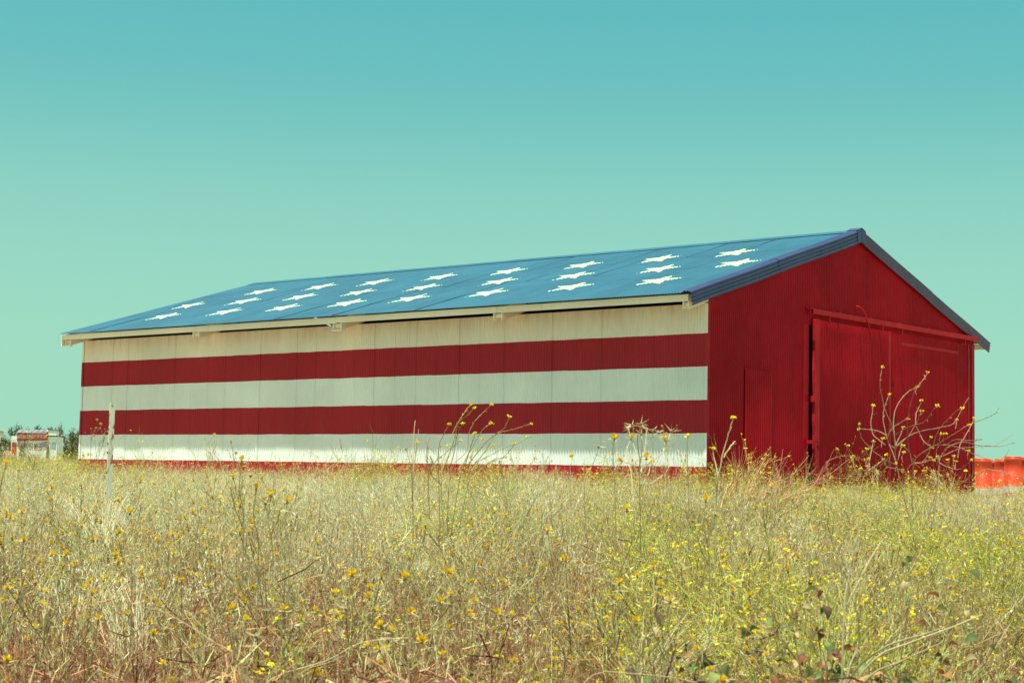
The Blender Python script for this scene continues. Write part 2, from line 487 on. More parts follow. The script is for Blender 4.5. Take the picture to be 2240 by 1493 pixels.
# painted stars, laid on the ribs
ROWS = {1.65: [-1.73, -3.86, -6.08, -8.31, -10.28, -12.40, -14.45, -16.78],
        3.22: [-.90, -2.75, -4.97, -7.06, -9.35, -11.42, -13.43, -15.52, -17.65],
        4.77: [-1.88, -3.80, -5.88, -8.05, -10.18, -12.35, -14.31, -16.56]}
dN = Vector((0, -SL, 1)).normalized(); dD = Vector((0, 1, SL)).normalized()
def star_poly(r, r2, rot):
    return [((r if k % 2 == 0 else r2)*math.cos(rot+math.pi/2+k*math.pi/5), (r if k % 2 == 0 else r2)*math.sin(rot+math.pi/2+k*math.pi/5)) for k in range(10)]
def crossings(poly, x):
    c = []
    for (x1, y1), (x2, y2) in zip(poly, poly[1:]+poly[:1]):
        if (x1 <= x) != (x2 <= x): c.append(y1+(y2-y1)*(x-x1)/(x2-x1))
    return sorted(c)
for v, xl in ROWS.items():
    for xc in xl:
        poly = star_poly(random.uniform(.50, .54), random.uniform(.195, .215), random.uniform(-.06, .06))
        mb = MB(); st = PITCH/8; nq = 0
        k0 = int(math.floor((xc-.6 - (-L-.02))/st))
        for k in range(int(1.2/st)+2):
            xa = -L-.02 + (k0+k)*st; xb = xa+st
            ca = crossings(poly, xa-xc+1e-5); cb = crossings(poly, xb-xc+1e-5)
            if not ca or not cb: continue
            if len(ca) != len(cb):
                big, sm = (ca, cb) if len(ca) > len(cb) else (cb, ca)
                sm2 = [sm[0], sum(sm)/2, sum(sm)/2, sm[-1]] if len(big) == 4 and len(sm) == 2 else None
                if sm2 is None: continue
                if big is ca: cb = sm2
                else: ca = sm2
            for q in range(0, len(ca), 2):
                def P_(x, vv):
                    xr = (x+L+.02) % RS   # rib phase restarts with each sheet
                    h = AMP*math.cos(2*math.pi*xr/PITCH)
                    lift = .0045 + (.0035 if v+vv > 2.90 else 0) + (.0035 if v+vv > 4.58 else 0)
                    return Vector((x, -EO, EZ)) + dD*(v+vv) + dN*(h+lift)
                def strip(lo_a, hi_a, lo_b, hi_b):
                    mb.add([tuple(P_(xa, lo_a)), tuple(P_(xb, lo_b)), tuple(P_(xb, hi_b)), tuple(P_(xa, hi_a))], [(0, 1, 2, 3)])
                cuts = [c_ for c_ in (2.90-v, 4.58-v) if min(ca[q], cb[q]) < c_ < max(ca[q+1], cb[q+1])]
                if not cuts: strip(ca[q], ca[q+1], cb[q], cb[q+1])
                else:
                    c_ = cuts[0]
                    strip(min(ca[q], c_-.003), min(ca[q+1], c_-.001), min(cb[q], c_-.003), min(cb[q+1], c_-.001))
                    strip(max(ca[q], c_+.001), max(ca[q+1], c_+.003), max(cb[q], c_+.001), max(cb[q+1], c_+.003))
        mb.build('painted_star', m_star, barn)

# sliding doors
def door_leaf(y0, y1, x, ztop, lean=0.0):
    d = empty('sliding_door', (x, y0, 0), parent=barn)
    n = max(1, round((y1-y0)/.61)); w = (y1-y0)/n
    for k in range(n):
        o = gable_sheet(k*w, (k+1)*w+.008, .02, lambda t: ztop, .0012*(k % 2), d, m_red, 'door_sheet')
    return d
da = door_leaf(3.74, 6.86, .085, 3.615)
mb = MB()
pts = []
for j in range(15):
    z = .02 + 3.60*j/14; wv = .012*math.sin(j*1.7)+.006*math.sin(j*4.1)
    pts.append([(-.03, 3.70-3.74+wv, z), (.030, 3.70-3.74+wv*.6, z), (.034, 3.88-3.74, z)])
mb.grid(pts); mb.build('edge_trim', m_redtrim, da)
mb = MB(); mb.box(-.028, -.02, 0, 3.1, .1, 3.58); mb.build('door_frame', m_red, da)
db = door_leaf(6.93, 10.84, .055, 3.63)
mb = MB(); pts = []
for j in range(13):
    z = .02+3.60*j/12; wv = .010*math.sin(j*2.3)
    pts.append([(.0, -.045+wv, z), (.028, -.04+wv, z), (.026, .05, z)])
mb.grid(pts); mb.build('edge_trim', m_redtrim, db)
mb = MB(); mb.box(.012, .020, .55, 3.35, 3.36, 3.43); mb.build('top_rail', m_red, db)
mb = MB(); mb.box(.012, .022, 3.86, 3.92, .02, 3.63); mb.build('edge_trim', m_red, db)
mb = MB(); mb.box(.011, .030, .13, .19, 2.44, 2.51); mb.build('pull_hole_shade', m_dark, db)  # raised dark block, paints the shade of a hole
# overhead track with bolts and hangers
tr = empty('door_track', (0, 0, 0), parent=barn)
def chan(y0, y1):
    mb = MB(); T = .006
    mb.box(.135, .215, y0, y1, 3.795, 3.795+T); mb.box(.209, .215, y0, y1, 3.70, 3.7945); mb.box(.135, .141, y0, y1, 3.70, 3.7945)
    mb.box(.1415, .16, y0, y1, 3.70, 3.706); mb.box(.19, .2085, y0, y1, 3.70, 3.706)
    mb.build('rail', m_redtrim, tr)
chan(3.46, 7.0); chan(7.003, 11.05)
for yy in (3.50, 4.6, 5.9, 7.2, 8.6, 9.9, 10.95):
    mb = MB(); mb.box(.02, .15, yy, yy+.05, 3.803, 3.812); mb.box(.020, .028, yy, yy+.05, 3.812, 3.86); mb.tube([(.17, yy+.02, 3.80), (.17, yy+.02, 3.835)], .012, 6)
    mb.build('bracket', m_redtrim, tr)
for yy in (4.15, 6.4, 7.3, 10.4):
    mb = MB(); mb.box(.165, .185, yy, yy+.04, 3.60, 3.71); mb.box(.06, .185, yy, yy+.04, 3.585, 3.60); mb.build('hanger', m_redtrim, tr)
# bent pipe hanging over the track
cp = [(.12, 5.38, 4.02), (.15, 5.47, 4.005), (.17, 5.56, 3.955), (.19, 5.62, 3.87), (.22, 5.655, 3.76), (.235, 5.70, 3.62), (.235, 5.765, 3.50), (.235, 5.82, 3.41)]
mb = MB(); mb.tube(cp, [.016, .019, .019, .018, .017, .014, .012, .010], 8); mb.build('bent_pipe', m_redtrim, barn, True)
# latch: hasp, chain links and padlock body
la = empty('door_latch', (.10, 3.68, 1.13), parent=barn)
mb = MB(); mb.box(-.08, .035, -.14, -.02, .0, .07); mb.build('hasp', m_redtrim, la)
mb = MB(); mb.box(.03, .06, -.03, .05, -.16, -.07); mb.build('padlock', m_redtrim, la)
for k in range(7):
    t = k/6; cy = -.12+.24*t; cz = .02-.07*math.sin(math.pi*t)+.02*t
    ringp = [(.045+.012*math.cos(a) if k % 2 else .045, cy+.028*math.cos(a), cz+.014*math.sin(a)) for a in np.linspace(0, 2*math.pi, 9)]
    mb = MB(); mb.tube(ringp, .0055, 5, cap=False); mb.build('chain_link', m_redtrim, la)
mb = MB(); mb.box(.018, .03, .09, .16, -.12, .06); mb.build('hand_hole_shade', m_dark, la)  # dark plate painted as the shade in a hole beside the latch
for zz, yy in ((2.02, 3.665), (.58, 3.70)):
    mb = MB(); mb.box(.06, .125, yy-.03, yy+.07, zz-.06, zz+.06); mb.build('door_cleat', m_redtrim, barn)

# ------------------------------------------------------------------ vegetation toolkit
STRAW = np.array((.95, .65, .27)); PALE = np.array((.98, .86, .55)); PINKB = np.array((.66, .28, .15)); RUSSET = np.array((.20, .055, .035))
SAGE = np.array((.66, .61, .27)); GREENY = np.array((.58, .62, .14)); OLIVE = np.array((.24, .17, .055))
YEL = np.array((.97, .72, .02)); ORG = np.array((.96, .44, .01)); LEMON = np.array((.94, .84, .03))

def ribbons(mb, P, Wd, colr, tipc=None):
    """P (N,K,3) centre lines, Wd (N,K) widths, colr (N,3)"""
    N, K, _ = P.shape
    T = np.gradient(P, axis=1); rv = rng.normal(size=(N, 1, 3)); sd = np.cross(T, rv)
    sd /= (np.linalg.norm(sd, axis=2, keepdims=True)+1e-9)
    A = P - sd*Wd[..., None]*.5; B = P + sd*Wd[..., None]*.5
    V = np.stack([A, B], 2).reshape(-1, 3)
    base = (np.arange(N)[:, None]*K + np.arange(K-1)[None])*2
    b = base.ravel(); fs = np.stack([b, b+1, b+3, b+2], 1)
    cc = np.repeat(colr[:, None, :], K, 1)
    if tipc is not None:
        t = np.linspace(0, 1, K)[None, :, None]; cc = cc*(1-t) + tipc[:, None, :]*t
    cc = np.repeat(cc[:, :, None, :], 2, 2).reshape(-1, 3)
    mb.add(V, fs.tolist(), cc)

def tubes3(mb, P, Rd, colr, foot=.40):
    N, K, _ = P.shape
    lowz = np.clip(P[..., 2]/foot, 0, 1)[..., None]
    T = np.gradient(P, axis=1); T /= (np.linalg.norm(T, axis=2, keepdims=True)+1e-9)
    rv = np.array([.37, .21, .1]) + 0*T; a = np.cross(T, rv); a /= (np.linalg.norm(a, axis=2, keepdims=True)+1e-9); b = np.cross(T, a)
    V = np.stack([P + (a*math.cos(w)+b*math.sin(w))*Rd[..., None] for w in (0, 2.094, 4.189)], 2).reshape(-1, 3)
    base = ((np.arange(N)[:, None]*K + np.arange(K-1)[None])*3).ravel(); fs = []
    for k in range(3):
        k2 = (k+1) % 3; fs.append(np.stack([base+k, base+k2, base+3+k2, base+3+k], 1))
    fs = np.concatenate(fs)
    ck = np.repeat(colr[:, None, :], K, 1)*lowz + (1-lowz)*(RUSSET*.5+PINKB*.35)  # stem feet reddish brown, darkened further to paint shade low in the growth
    cc = np.repeat(ck[:, :, None, :], 3, 2).reshape(-1, 3)
    mb.add(V, fs.tolist(), cc)

def jitter(base, n, amt=.15):
    return np.clip(base[None]*(1+rng.normal(size=(n, 1))*amt) + rng.normal(size=(n, 3))*.012, .01, .95)

def mixcol(cols, wts, n):
    idx = rng.choice(len(cols), n, p=np.array(wts)/sum(wts))
    return np.clip(np.array(cols)[idx]*(1+rng.normal(size=(n, 1))*.32) + rng.normal(size=(n, 3))*.018, .01, .96)

def grass_clump(n=110, h=(.25, .58), spread=.16, w=.0032, cols=(STRAW, PALE, PINKB, RUSSET), wts=(4, 2, 3, 2), seeds=.25, kink=.5):
    mb = MB(); K = 6
    base = rng.normal(size=(n, 2))*spread
    H = rng.uniform(*h, n); az = rng.uniform(0, 2*np.pi, n); lean = np.abs(rng.normal(size=n))*.32+.04; bend = rng.uniform(0, 1, n)**2*1.1
    t = np.linspace(0, 1, K)
    th = lean[:, None] + bend[:, None]*t[None]**2
    ds = H[:, None]/(K-1)
    dx = np.cumsum(np.sin(th)*ds, 1); dz = np.cumsum(np.cos(th)*ds, 1)
    wig = rng.normal(size=(n, K))*.008*t[None]
    P = np.stack([base[:, :1]+np.cos(az)[:, None]*dx+wig, base[:, 1:]+np.sin(az)[:, None]*dx-wig, dz-ds], 2)
    Wd = w*rng.uniform(.6, 1.5, n)[:, None]*(1-t[None]*.75)
    ribbons(mb, P, Wd, mixcol((PINKB, RUSSET), (2, 5), n), mixcol(cols, wts, n))  # blade feet russet, with shade inside the clump painted in as darker colour
    ns = int(n*seeds)
    if ns:   # seed heads: slim spindles near the tip
        pick = rng.choice(n, ns, replace=False); m = 5
        e = P[pick, -1]; d = P[pick, -1]-P[pick, -2]; d /= np.linalg.norm(d, axis=1, keepdims=True)
        q = np.repeat(e, m, 0) - np.repeat(d, m, 0)*rng.uniform(0, .09, (ns*m, 1))
        dd = np.repeat(d, m, 0)+rng.normal(size=(ns*m, 3))*.45; dd /= np.linalg.norm(dd, axis=1, keepdims=True)
        SP = np.stack([q, q+dd*.009, q+dd*.02], 1)
        ribbons(mb, SP, np.tile([.0012, .0035, .0004], (ns*m, 1)), mixcol((STRAW, PALE), (2, 2), ns*m))
    return mb

def litter_clump(n=170, r=.28):
    mb = MB(); K = 3
    c = np.concatenate([rng.normal(size=(n, 2))*r*.6, rng.uniform(0, 1, (n, 1))**1.6*.26], 1)
    d = rng.normal(size=(n, 3)); d[:, 2] *= .55; d /= np.linalg.norm(d, axis=1, keepdims=True)
    Ln = rng.uniform(.04, .2, n)[:, None]; bd = rng.normal(size=(n, 3))*.02
    P = np.stack([c-d*Ln/2, c+bd, c+d*Ln/2], 1)
    ribbons(mb, P, np.tile([.0028, .0034, .0015], (n, 1))*rng.uniform(.6, 1.6, (n, 1)), mixcol((PINKB, RUSSET, STRAW, PALE), (4, 7, 1.4, .5), n))
    return mb

def oat_clump(n=16, h=(.5, .85)):
    mb = MB(); K = 7; t = np.linspace(0, 1, K)
    base = rng.normal(size=(n, 2))*.10; H = rng.uniform(*h, n); az = rng.normal(size=n)*.7+.3
    lean = np.abs(rng.normal(size=n))*.12+.03; bend = rng.uniform(.5, 1.5, n)
    th = lean[:, None]+bend[:, None]*t[None]**4; ds = H[:, None]/(K-1)
    dx = np.cumsum(np.sin(th)*ds, 1); dz = np.cumsum(np.cos(th)*ds, 1)
    P = np.stack([base[:, :1]+np.cos(az)[:, None]*dx, base[:, 1:]+np.sin(az)[:, None]*dx, dz-ds], 2)
    ribbons(mb, P, .0026*(1-.6*t[None])*np.ones((n, 1)), jitter(np.array((.62, .52, .30)), n))
    m = 14; idx = np.repeat(np.arange(n), m); tt = rng.uniform(.62, 1.0, n*m)*(K-1)
    i0 = np.clip(tt.astype(int), 0, K-2); fr = (tt-i0)[:, None]
    q = P[idx, i0]*(1-fr)+P[idx, i0+1]*fr
    off = rng.normal(size=(n*m, 3))*np.array([.018, .018, .006])+np.array([.008, 0, -.012]); a = q+off
    ribbons(mb, np.stack([q, q+off*.6+np.array([0, 0, .006]), a], 1), np.full((n*m, 3), .0008), jitter(STRAW, n*m))
    dr = np.array([.35, .1, -.9])+rng.normal(size=(n*m, 3))*.35; dr /= np.linalg.norm(dr, axis=1, keepdims=True)
    ribbons(mb, np.stack([a, a+dr*.009, a+dr*.024], 1), np.tile([.002, .0060, .0006], (n*m, 1)), jitter(np.array((.97, .88, .64)), n*m, .06))
    ribbons(mb, np.stack([a, a+dr*.010, a+dr*.022+.002], 1), np.tile([.002, .0055, .0006], (n*m, 1)), jitter(np.array((.97, .86, .60)), n*m, .06))
    return mb

def starts(poly, t):
    K = len(poly); x = t*(K-1); i = min(int(x), K-2); f = x-i
    return poly[i]*(1-f)+poly[i+1]*f, (poly[i+1]-poly[i])

def branch_line(p, d, length, K=5, wander=.10, rise=.0, rs=None):
    pts = [p]; d = d/np.linalg.norm(d)
    for k in range(K-1):
        d = d + rs.normal(size=3)*wander + np.array([0, 0, rise]); d /= np.linalg.norm(d)
        pts.append(pts[-1]+d*length/(K-1))
    return np.array(pts)

def branched(seed, height, nmain=1, levels=3, kids=(3, 5), ang=(.5, .9), ratio=(.35, .6), r0=.0028, wander=.10, rise=.03, lean=None, spread=.02, tfrom=.25):
    """returns polylines (M,5,3), radii (M,5), tips [(point, dir)]"""
    rs = np.random.default_rng(seed); lines = []; rads = []; tips = []
    def rec(p, d, ln, lv, r):
        pl = branch_line(p, d, ln, 5, wander, rise, rs); lines.append(pl); rads.append(np.linspace(r, r*.55, 5))
        if lv == 0 or True: tips.append((pl[-1], pl[-1]-pl[-2], lv))
        if lv > 0:
            for k in range(rs.integers(*kids)):
                t = rs.uniform(tfrom, .95); q, dd = starts(pl, t); dd = dd/np.linalg.norm(dd)
                pr = np.cross(dd, rs.normal(size=3)); pr /= np.linalg.norm(pr)
                a = rs.uniform(*ang); nd_ = dd*math.cos(a)+pr*math.sin(a)
                rec(q, nd_, ln*rs.uniform(*ratio), lv-1, r*.65)
    for m in range(nmain):
        d0 = np.array([rs.normal()*.18, rs.normal()*.18, 1.]) if lean is None else np.array(lean, float)+rs.normal(size=3)*.15
        rec(np.array([rs.normal()*spread, rs.normal()*spread, 0.]), d0, height*rs.uniform(.75, 1), levels, r0)
    return np.array(lines), np.array(rads), tips

def thistle_head_geo(mb, p, d, rs, bloom=True, s=1.0, dried=False):
    d = d/np.linalg.norm(d); a = np.cross(d, [.3, .5, .1]); a /= np.linalg.norm(a); b = np.cross(d, a)
    rr = .0045*s; hh = .012*s
    ring = [p + (a*math.cos(w)+b*math.sin(w))*rr + d*hh*.45 for w in np.linspace(0, 2*np.pi, 6)[:-1]]
    mb.add(np.array([p]+ring+[p+d*hh]), [(0, i+1, (i+1) % 5+1) for i in range(5)]+[(6, (i+1) % 5+1, i+1) for i in range(5)], (.40, .34, .14) if not dried else (.50, .38, .22))
    n = 7
    w = rs.uniform(0, 6.28, n); e = a[None]*np.cos(w)[:, None]+b[None]*np.sin(w)[:, None]
    q = np.repeat(p[None]+d*hh*.45, n, 0); L_ = rs.uniform(.013, .024, (n, 1))*s
    ribbons(mb, np.stack([q, q+e*L_*.5+d*.002, q+e*L_+d*.004], 1), np.tile([.0022, .0016, .0004], (n, 1))*s, jitter(np.array((.88, .76, .42)), n, .1))
    if bloom:
        n = 26; w = rs.uniform(0, 6.28, n); el = rs.uniform(.05, 1.15, n)
        e = (a[None]*np.cos(w)[:, None]+b[None]*np.sin(w)[:, None])*np.sin(el)[:, None]+d[None]*np.cos(el)[:, None]
        q = np.repeat(p[None]+d*hh*.85, n, 0); L_ = rs.uniform(.010, .014, (n, 1))*s
        f = rs.uniform(.55, 1, (n, 1)); cc = YEL*f+ORG*(1-f)
        ribbons(mb, np.stack([q, q+e*L_*.55, q+e*L_], 1), np.tile([.0016, .0034, .0026], (n, 1))*s, cc)

def flower_mesh(kind, seed):
    mb = MB(); rs = np.random.default_rng(seed)
    if kind == 'thistle': thistle_head_geo(mb, np.zeros(3), np.array([rs.normal()*.15, rs.normal()*.15, 1.]), rs, True, 1.0)
    elif kind == 'dry': thistle_head_geo(mb, np.zeros(3), np.array([0, 0, 1.]), rs, False, 1.0, True)
    else:
        mustard_knob(mb, np.zeros(3), rs, 1.0)
    return mb.mesh('flower_head', m_petal)

def mustard_knob(mb, p, rs, s=1.0, n=9):
    c = p[None]+rs.normal(size=(n, 3))*np.array([.0042, .0042, .0026])*s
    e = rs.normal(size=(n, 3)); e[:, 2] = np.abs(e[:, 2])*.4; e /= np.linalg.norm(e, axis=1, keepdims=True)
    f = rs.uniform(0, 1, (n, 1)); cc = LEMON*f+YEL*(1-f)
    ribbons(mb, np.stack([c-e*.0038*s, c, c+e*.0038*s], 1), np.tile([.003, .0058, .003], (n, 1))*s, cc)

def thistle_clump(seed, h=.62, bloom=.14, nmain=3):
    rs = np.random.default_rng(seed); mb = MB()
    Ls, Rs, tips = branched(seed, h, nmain=nmain, levels=2, kids=(3, 6), ang=(.35, .75), ratio=(.35, .6), r0=.0024, wander=.07, rise=.06, spread=.07)
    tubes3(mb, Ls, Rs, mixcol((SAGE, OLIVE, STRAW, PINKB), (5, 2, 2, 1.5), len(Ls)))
    # winged narrow leaves pressed along the stems
    n = len(Ls)*3; idx = rs.integers(0, len(Ls), n); k = rs.integers(0, 4, n)
    q = Ls[idx, k]; d = Ls[idx, k+1]-Ls[idx, k]; d /= np.linalg.norm(d, axis=1, keepdims=True)
    dd = d+rs.normal(size=(n, 3))*.28
    Lf = rs.uniform(.02, .055, (n, 1))
    ribbons(mb, np.stack([q, q+dd*Lf*.5, q+dd*Lf], 1), np.tile([.0016, .0030, .0004], (n, 1)), mixcol((SAGE, np.array((.62, .60, .36)), STRAW), (4, 3, 2), n))
    for (p, d, lv) in tips:
        u = rs.random()
        if u < bloom: thistle_head_geo(mb, p, d, rs, True, rs.uniform(1.0, 1.5))
        elif u < .75: thistle_head_geo(mb, p, d, rs, False, rs.uniform(.6, .95), rs.random() < .5)
    return mb

def mustard_clump(seed, h=.6, nmain=4, col=(GREENY, OLIVE, STRAW, PINKB), wts=(7, 1.5, 1.5, 1), fl=.20):
    rs = np.random.default_rng(seed); mb = MB()
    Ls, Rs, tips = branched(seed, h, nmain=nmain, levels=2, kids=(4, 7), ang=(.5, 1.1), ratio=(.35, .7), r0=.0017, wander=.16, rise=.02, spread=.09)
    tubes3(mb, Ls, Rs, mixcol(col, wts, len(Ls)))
    n = len(Ls)*5; idx = rs.integers(0, len(Ls), n); k = rs.integers(0, 4, n); f = rs.random((n, 1))
    q = Ls[idx, k]*(1-f)+Ls[idx, k+1]*f; d = Ls[idx, k+1]-Ls[idx, k]; d /= np.linalg.norm(d, axis=1, keepdims=True)
    dd = d+rs.normal(size=(n, 3))*.3; Lf = rs.uniform(.008, .018, (n, 1))
    ribbons(mb, np.stack([q, q+dd*Lf*.5, q+dd*Lf], 1), np.tile([.0012, .0018, .0005], (n, 1)), mixcol(col, wts, n))
    for (p, d, lv) in tips:
        if rs.random() < fl: mustard_knob(mb, p, rs, rs.uniform(.9, 1.5), 8)
    return mb

def scatter_object(name, label, cat, meshes, pts, variants, scales, tilt=.12):
    srcs = bpy.data.collections.new(name+'_sources')
    for i, me in enumerate(meshes):
        o = bpy.data.objects.new('%s_clump_%02d' % (name, i), me); srcs.objects.link(o)
    n = len(pts)
    me = bpy.data.meshes.new(name); me.vertices.add(n)
    me.vertices.foreach_set('co', np.asarray(pts, np.float32).ravel())
    a = me.attributes.new('rot', 'FLOAT_VECTOR', 'POINT')
    rot = np.stack([rng.normal(size=n)*tilt, rng.normal(size=n)*tilt, rng.uniform(0, 6.283, n)], 1)
    a.data.foreach_set('vector', rot.astype(np.float32).ravel())
    a = me.attributes.new('siz', 'FLOAT', 'POINT'); a.data.foreach_set('value', np.asarray(scales, np.float32))
    a = me.attributes.new('vid', 'INT', 'POINT'); a.data.foreach_set('value', np.asarray(variants, np.int32))
    o = link(bpy.data.objects.new(name, me))
    ng = bpy.data.node_groups.new(name+'_nodes', 'GeometryNodeTree')
    ng.interface.new_socket('Geometry', in_out='INPUT', socket_type='NodeSocketGeometry')
    ng.interface.new_socket('Geometry', in_out='OUTPUT', socket_type='NodeSocketGeometry')
    N = ng.nodes; gi = N.new('NodeGroupInput'); go = N.new('NodeGroupOutput')
    ci = N.new('GeometryNodeCollectionInfo'); ci.inputs[0].default_value = srcs
    ci.inputs['Separate Children'].default_value = True; ci.inputs['Reset Children'].default_value = True
    ip = N.new('GeometryNodeInstanceOnPoints'); ip.inputs['Pick Instance'].default_value = True
    def attr(nm, ty):
        q = N.new('GeometryNodeInputNamedAttribute'); q.data_type = ty; q.inputs[0].default_value = nm; return q.outputs[0]
    ng.links.new(gi.outputs[0], ip.inputs['Points']); ng.links.new(ci.outputs[0], ip.inputs['Instance'])
    ng.links.new(attr('vid', 'INT'), ip.inputs['Instance Index'])
    e2r = N.new('FunctionNodeEulerToRotation'); ng.links.new(attr('rot', 'FLOAT_VECTOR'), e2r.inputs[0]); ng.links.new(e2r.outputs[0], ip.inputs['Rotation'])
    ng.links.new(attr('siz', 'FLOAT'), ip.inputs['Scale']); ng.links.new(ip.outputs[0], go.inputs[0])
    md = o.modifiers.new('scatter', 'NODES'); md.node_group = ng
    tag(o, label, cat, kind='stuff'); return o

def blocked(x, y):
    inside = (x > -L-.15) & (x < .12) & (y > -.08) & (y < W+.1)
    return inside

def field_points(zones, weight=None):
    """zones: (s0, s1, density, extra lateral margin, scale); returns pts, s, u/s, scale"""
    out = []
    for s0, s1, dens, mar, sc in zones:
        half = .33*s1+mar; n = int((s1-s0)*2*half*dens)
        s = rng.uniform(s0, s1, n); u = rng.uniform(-half, half, n)
        ok = np.abs(u) < .33*s+mar
        s, u = s[ok], u[ok]; x, y = su(s, u)
        ok = ~blocked(x, y)
        if s0 >= 20: ok &= ~((y > -.3) & (x > -L) & (x < .2))          # nothing behind the long wall
        s, u, x, y = s[ok], u[ok], x[ok], y[ok]
        if weight is not None:
            w = weight(s, u/np.maximum(s, 1)); ok = rng.random(len(s)) < w; s, u, x, y = s[ok], u[ok], x[ok], y[ok]
        aa = u/np.maximum(s, 1); ok = ~((s < 5.1) & (s > 3.4) & (aa > .10) & (aa < .28) & (rng.random(len(s)) < .75)); s, u, x, y = s[ok], u[ok], x[ok], y[ok]
        out.append(np.stack([x, y, ground(x, y)-.01, s, u/np.maximum(s, 1), np.full(len(s), sc)], 1))
    return np.concatenate(out)

def lump(x, y, f, ph=0):
    return .5+.25*np.sin(x*f+ph)*np.cos(y*f*.9+ph*1.7)+.25*np.sin(x*f*2.1+y*f*1.7+ph*3)

N_G = 9
grass_meshes = [grass_clump(110, h=(.22, .52+.02*k)).mesh('dry_grass', m_plant) for k in range(6)]
grass_meshes += [grass_clump(100, h=(.25, .60), cols=(PALE, STRAW, np.array((.86, .70, .46))), wts=(5, 3, 2), seeds=.5).mesh('dry_grass', m_plant) for k in range(3)]
grass_meshes += [grass_clump(120, h=(.22, .50), cols=(PINKB, STRAW, RUSSET, PALE), wts=(6, 2.2, 5, .5), seeds=.15).mesh('dry_grass', m_plant) for k in range(3)]
G = field_points([(1.2, 5, 34, 1.6, .92), (5, 11, 34, 1.4, 1.0), (11, 20, 20, 1.5, 1.05), (20, 33, 11, 1.5, 1.0), (33, 60, 2.2, 1.5, 1.1), (60, 140, .7, 2, 1.6)])
G = G[rng.random(len(G)) < .45+.75*lump(G[:, 0], G[:, 1], 1.6, 7)]
pale_w = np.clip(smooth((G[:, 3]-9)/9)*(.85-1.1*(G[:, 4]+.05)), 0, .9)
vid = np.where(rng.random(len(G)) < pale_w, rng.integers(6, 9, len(G)), rng.integers(0, 6, len(G)))
G[:, 5] *= 1-.22*smooth((G[:, 3]-15)/8)*smooth((G[:, 4]-.08)/.06)
near = (rng.random(len(G)) < 1-smooth((G[:, 3]-6.6)/5.5)) 
vid = np.where(near, rng.integers(9, 12, len(G)), vid)
hs = (.42+.58*smooth((G[:, 3]-3.6)/2.6))*np.where(near, .95, 1.)*G[:, 5]*rng.uniform(.75, 1.2, len(G))*(.68+.6*lump(G[:, 0], G[:, 1], 1.3))
scatter_object('dry_grass', 'tan and pinkish dry grass covering the whole field in front of the barn', 'grass', grass_meshes, G[:, :3], vid, hs)

litter_meshes = [litter_clump().mesh('straw_litter', m_plant) for k in range(5)]
G = field_points([(1.2, 6, 40, 1.4, 1.2), (6, 12, 24, 1.2, 1.0), (12, 20, 7, 1, 1.2)])
scatter_object('straw_litter', 'reddish brown tangle of dead stalks low among the grass', 'dry litter', litter_meshes, G[:, :3], rng.integers(0, 5, len(G)), G[:, 5]*rng.uniform(.8, 1.3, len(G)), .3)

th_meshes = [thistle_clump(100+k, .62, .17).mesh('starthistle', m_plant) for k in range(7)]
def w_th(s, a): return np.where((s > 22) & (a < -.17), .15, 1)*np.clip(.95-1.6*np.clip(a, -.05, .3)-.35*smooth((s-12)/14), .12, 1)
G = field_points([(5.4, 7.5, 4.5, .8, 1.0), (7.5, 11, 7.0, .8, 1.0), (11, 16, 6.0, 1, 1.0), (16, 29, 2.6, 1, .95), (22, 30, .8, 1, 1.45)], w_th)
G = G[rng.random(len(G)) < .35+.65*lump(G[:, 0], G[:, 1], 1.9, 2)]
scatter_object('starthistle_stand', 'grey green spiny starthistle growing thickly through the dry grass', 'weeds', th_meshes, G[:, :3], rng.integers(0, 7, len(G)), G[:, 5]*rng.uniform(.62, 1.0, len(G))*(.78+.55*lump(G[:, 0], G[:, 1], 1.1, 4)))

mu_meshes = [mustard_clump(200+k, .56).mesh('mustard', m_plant) for k in range(6)]
def w_mu(s, a):
    right = smooth((a+.02)/.16)*(1-.55*smooth((s-16)/10))
    left = .9*smooth((-.20-a)/.05)*smooth((s-14)/8)
    mid = .55*np.exp(-((a+.05)/.05)**2)*smooth((s-8)/6)
    return np.clip(right+left+mid+.05, 0, 1)*np.where((s > 15) & (a > .255), .25, 1)*np.where((s > 20) & (s < 32) & (a < -.17), .5, 1)
G = field_points([(5.6, 9.5, 16, .8, 1.0), (9, 16, 9, 1, 1.05), (16, 32, 4, 1, 1.0), (23, 31, 1.0, 1, 1.5), (32, 110, .9, 1, 1.25)], w_mu)
scatter_object('wild_mustard_stand', 'green yellow mustard weeds with tiny flowers, thickest on the right of the field', 'weeds', mu_meshes, G[:, :3], rng.integers(0, 6, len(G)), G[:, 5]*rng.uniform(.65, 1.05, len(G))*(.75+.6*lump(G[:, 0], G[:, 1], 1.4, 1)))

oat_meshes = [oat_clump().mesh('wild_oats', m_plant) for k in range(5)]
def w_oat(s, a): return np.clip(smooth((s-7)/6)*(smooth((.06-a)/.12)*.9+.12), 0, 1)
G = field_points([(7, 14, 6, .8, .8), (14, 22, 10, 1, .85), (22, 31, 9, 1, .74)], w_oat)
G = G[rng.random(len(G)) < .4+.6*lump(G[:, 0], G[:, 1], .9, 5)]
scatter_object('wild_oats', 'pale cream wild oats with drooping seed heads in front of the striped wall', 'grass', oat_meshes, G[:, :3], rng.integers(0, 5, len(G)), G[:, 5]*rng.uniform(.8, 1.15, len(G)), .05)

# ------------------------------------------------------------------ single plants and things in the field
def place(px, s, sink=.03):
    """ground point seen in direction px (photo column) at forward distance s"""
    u = (px-1120)/3712*s+.015
    x, y = su(s/.9968, u); return float(x), float(y), float(ground(x, y))-sink

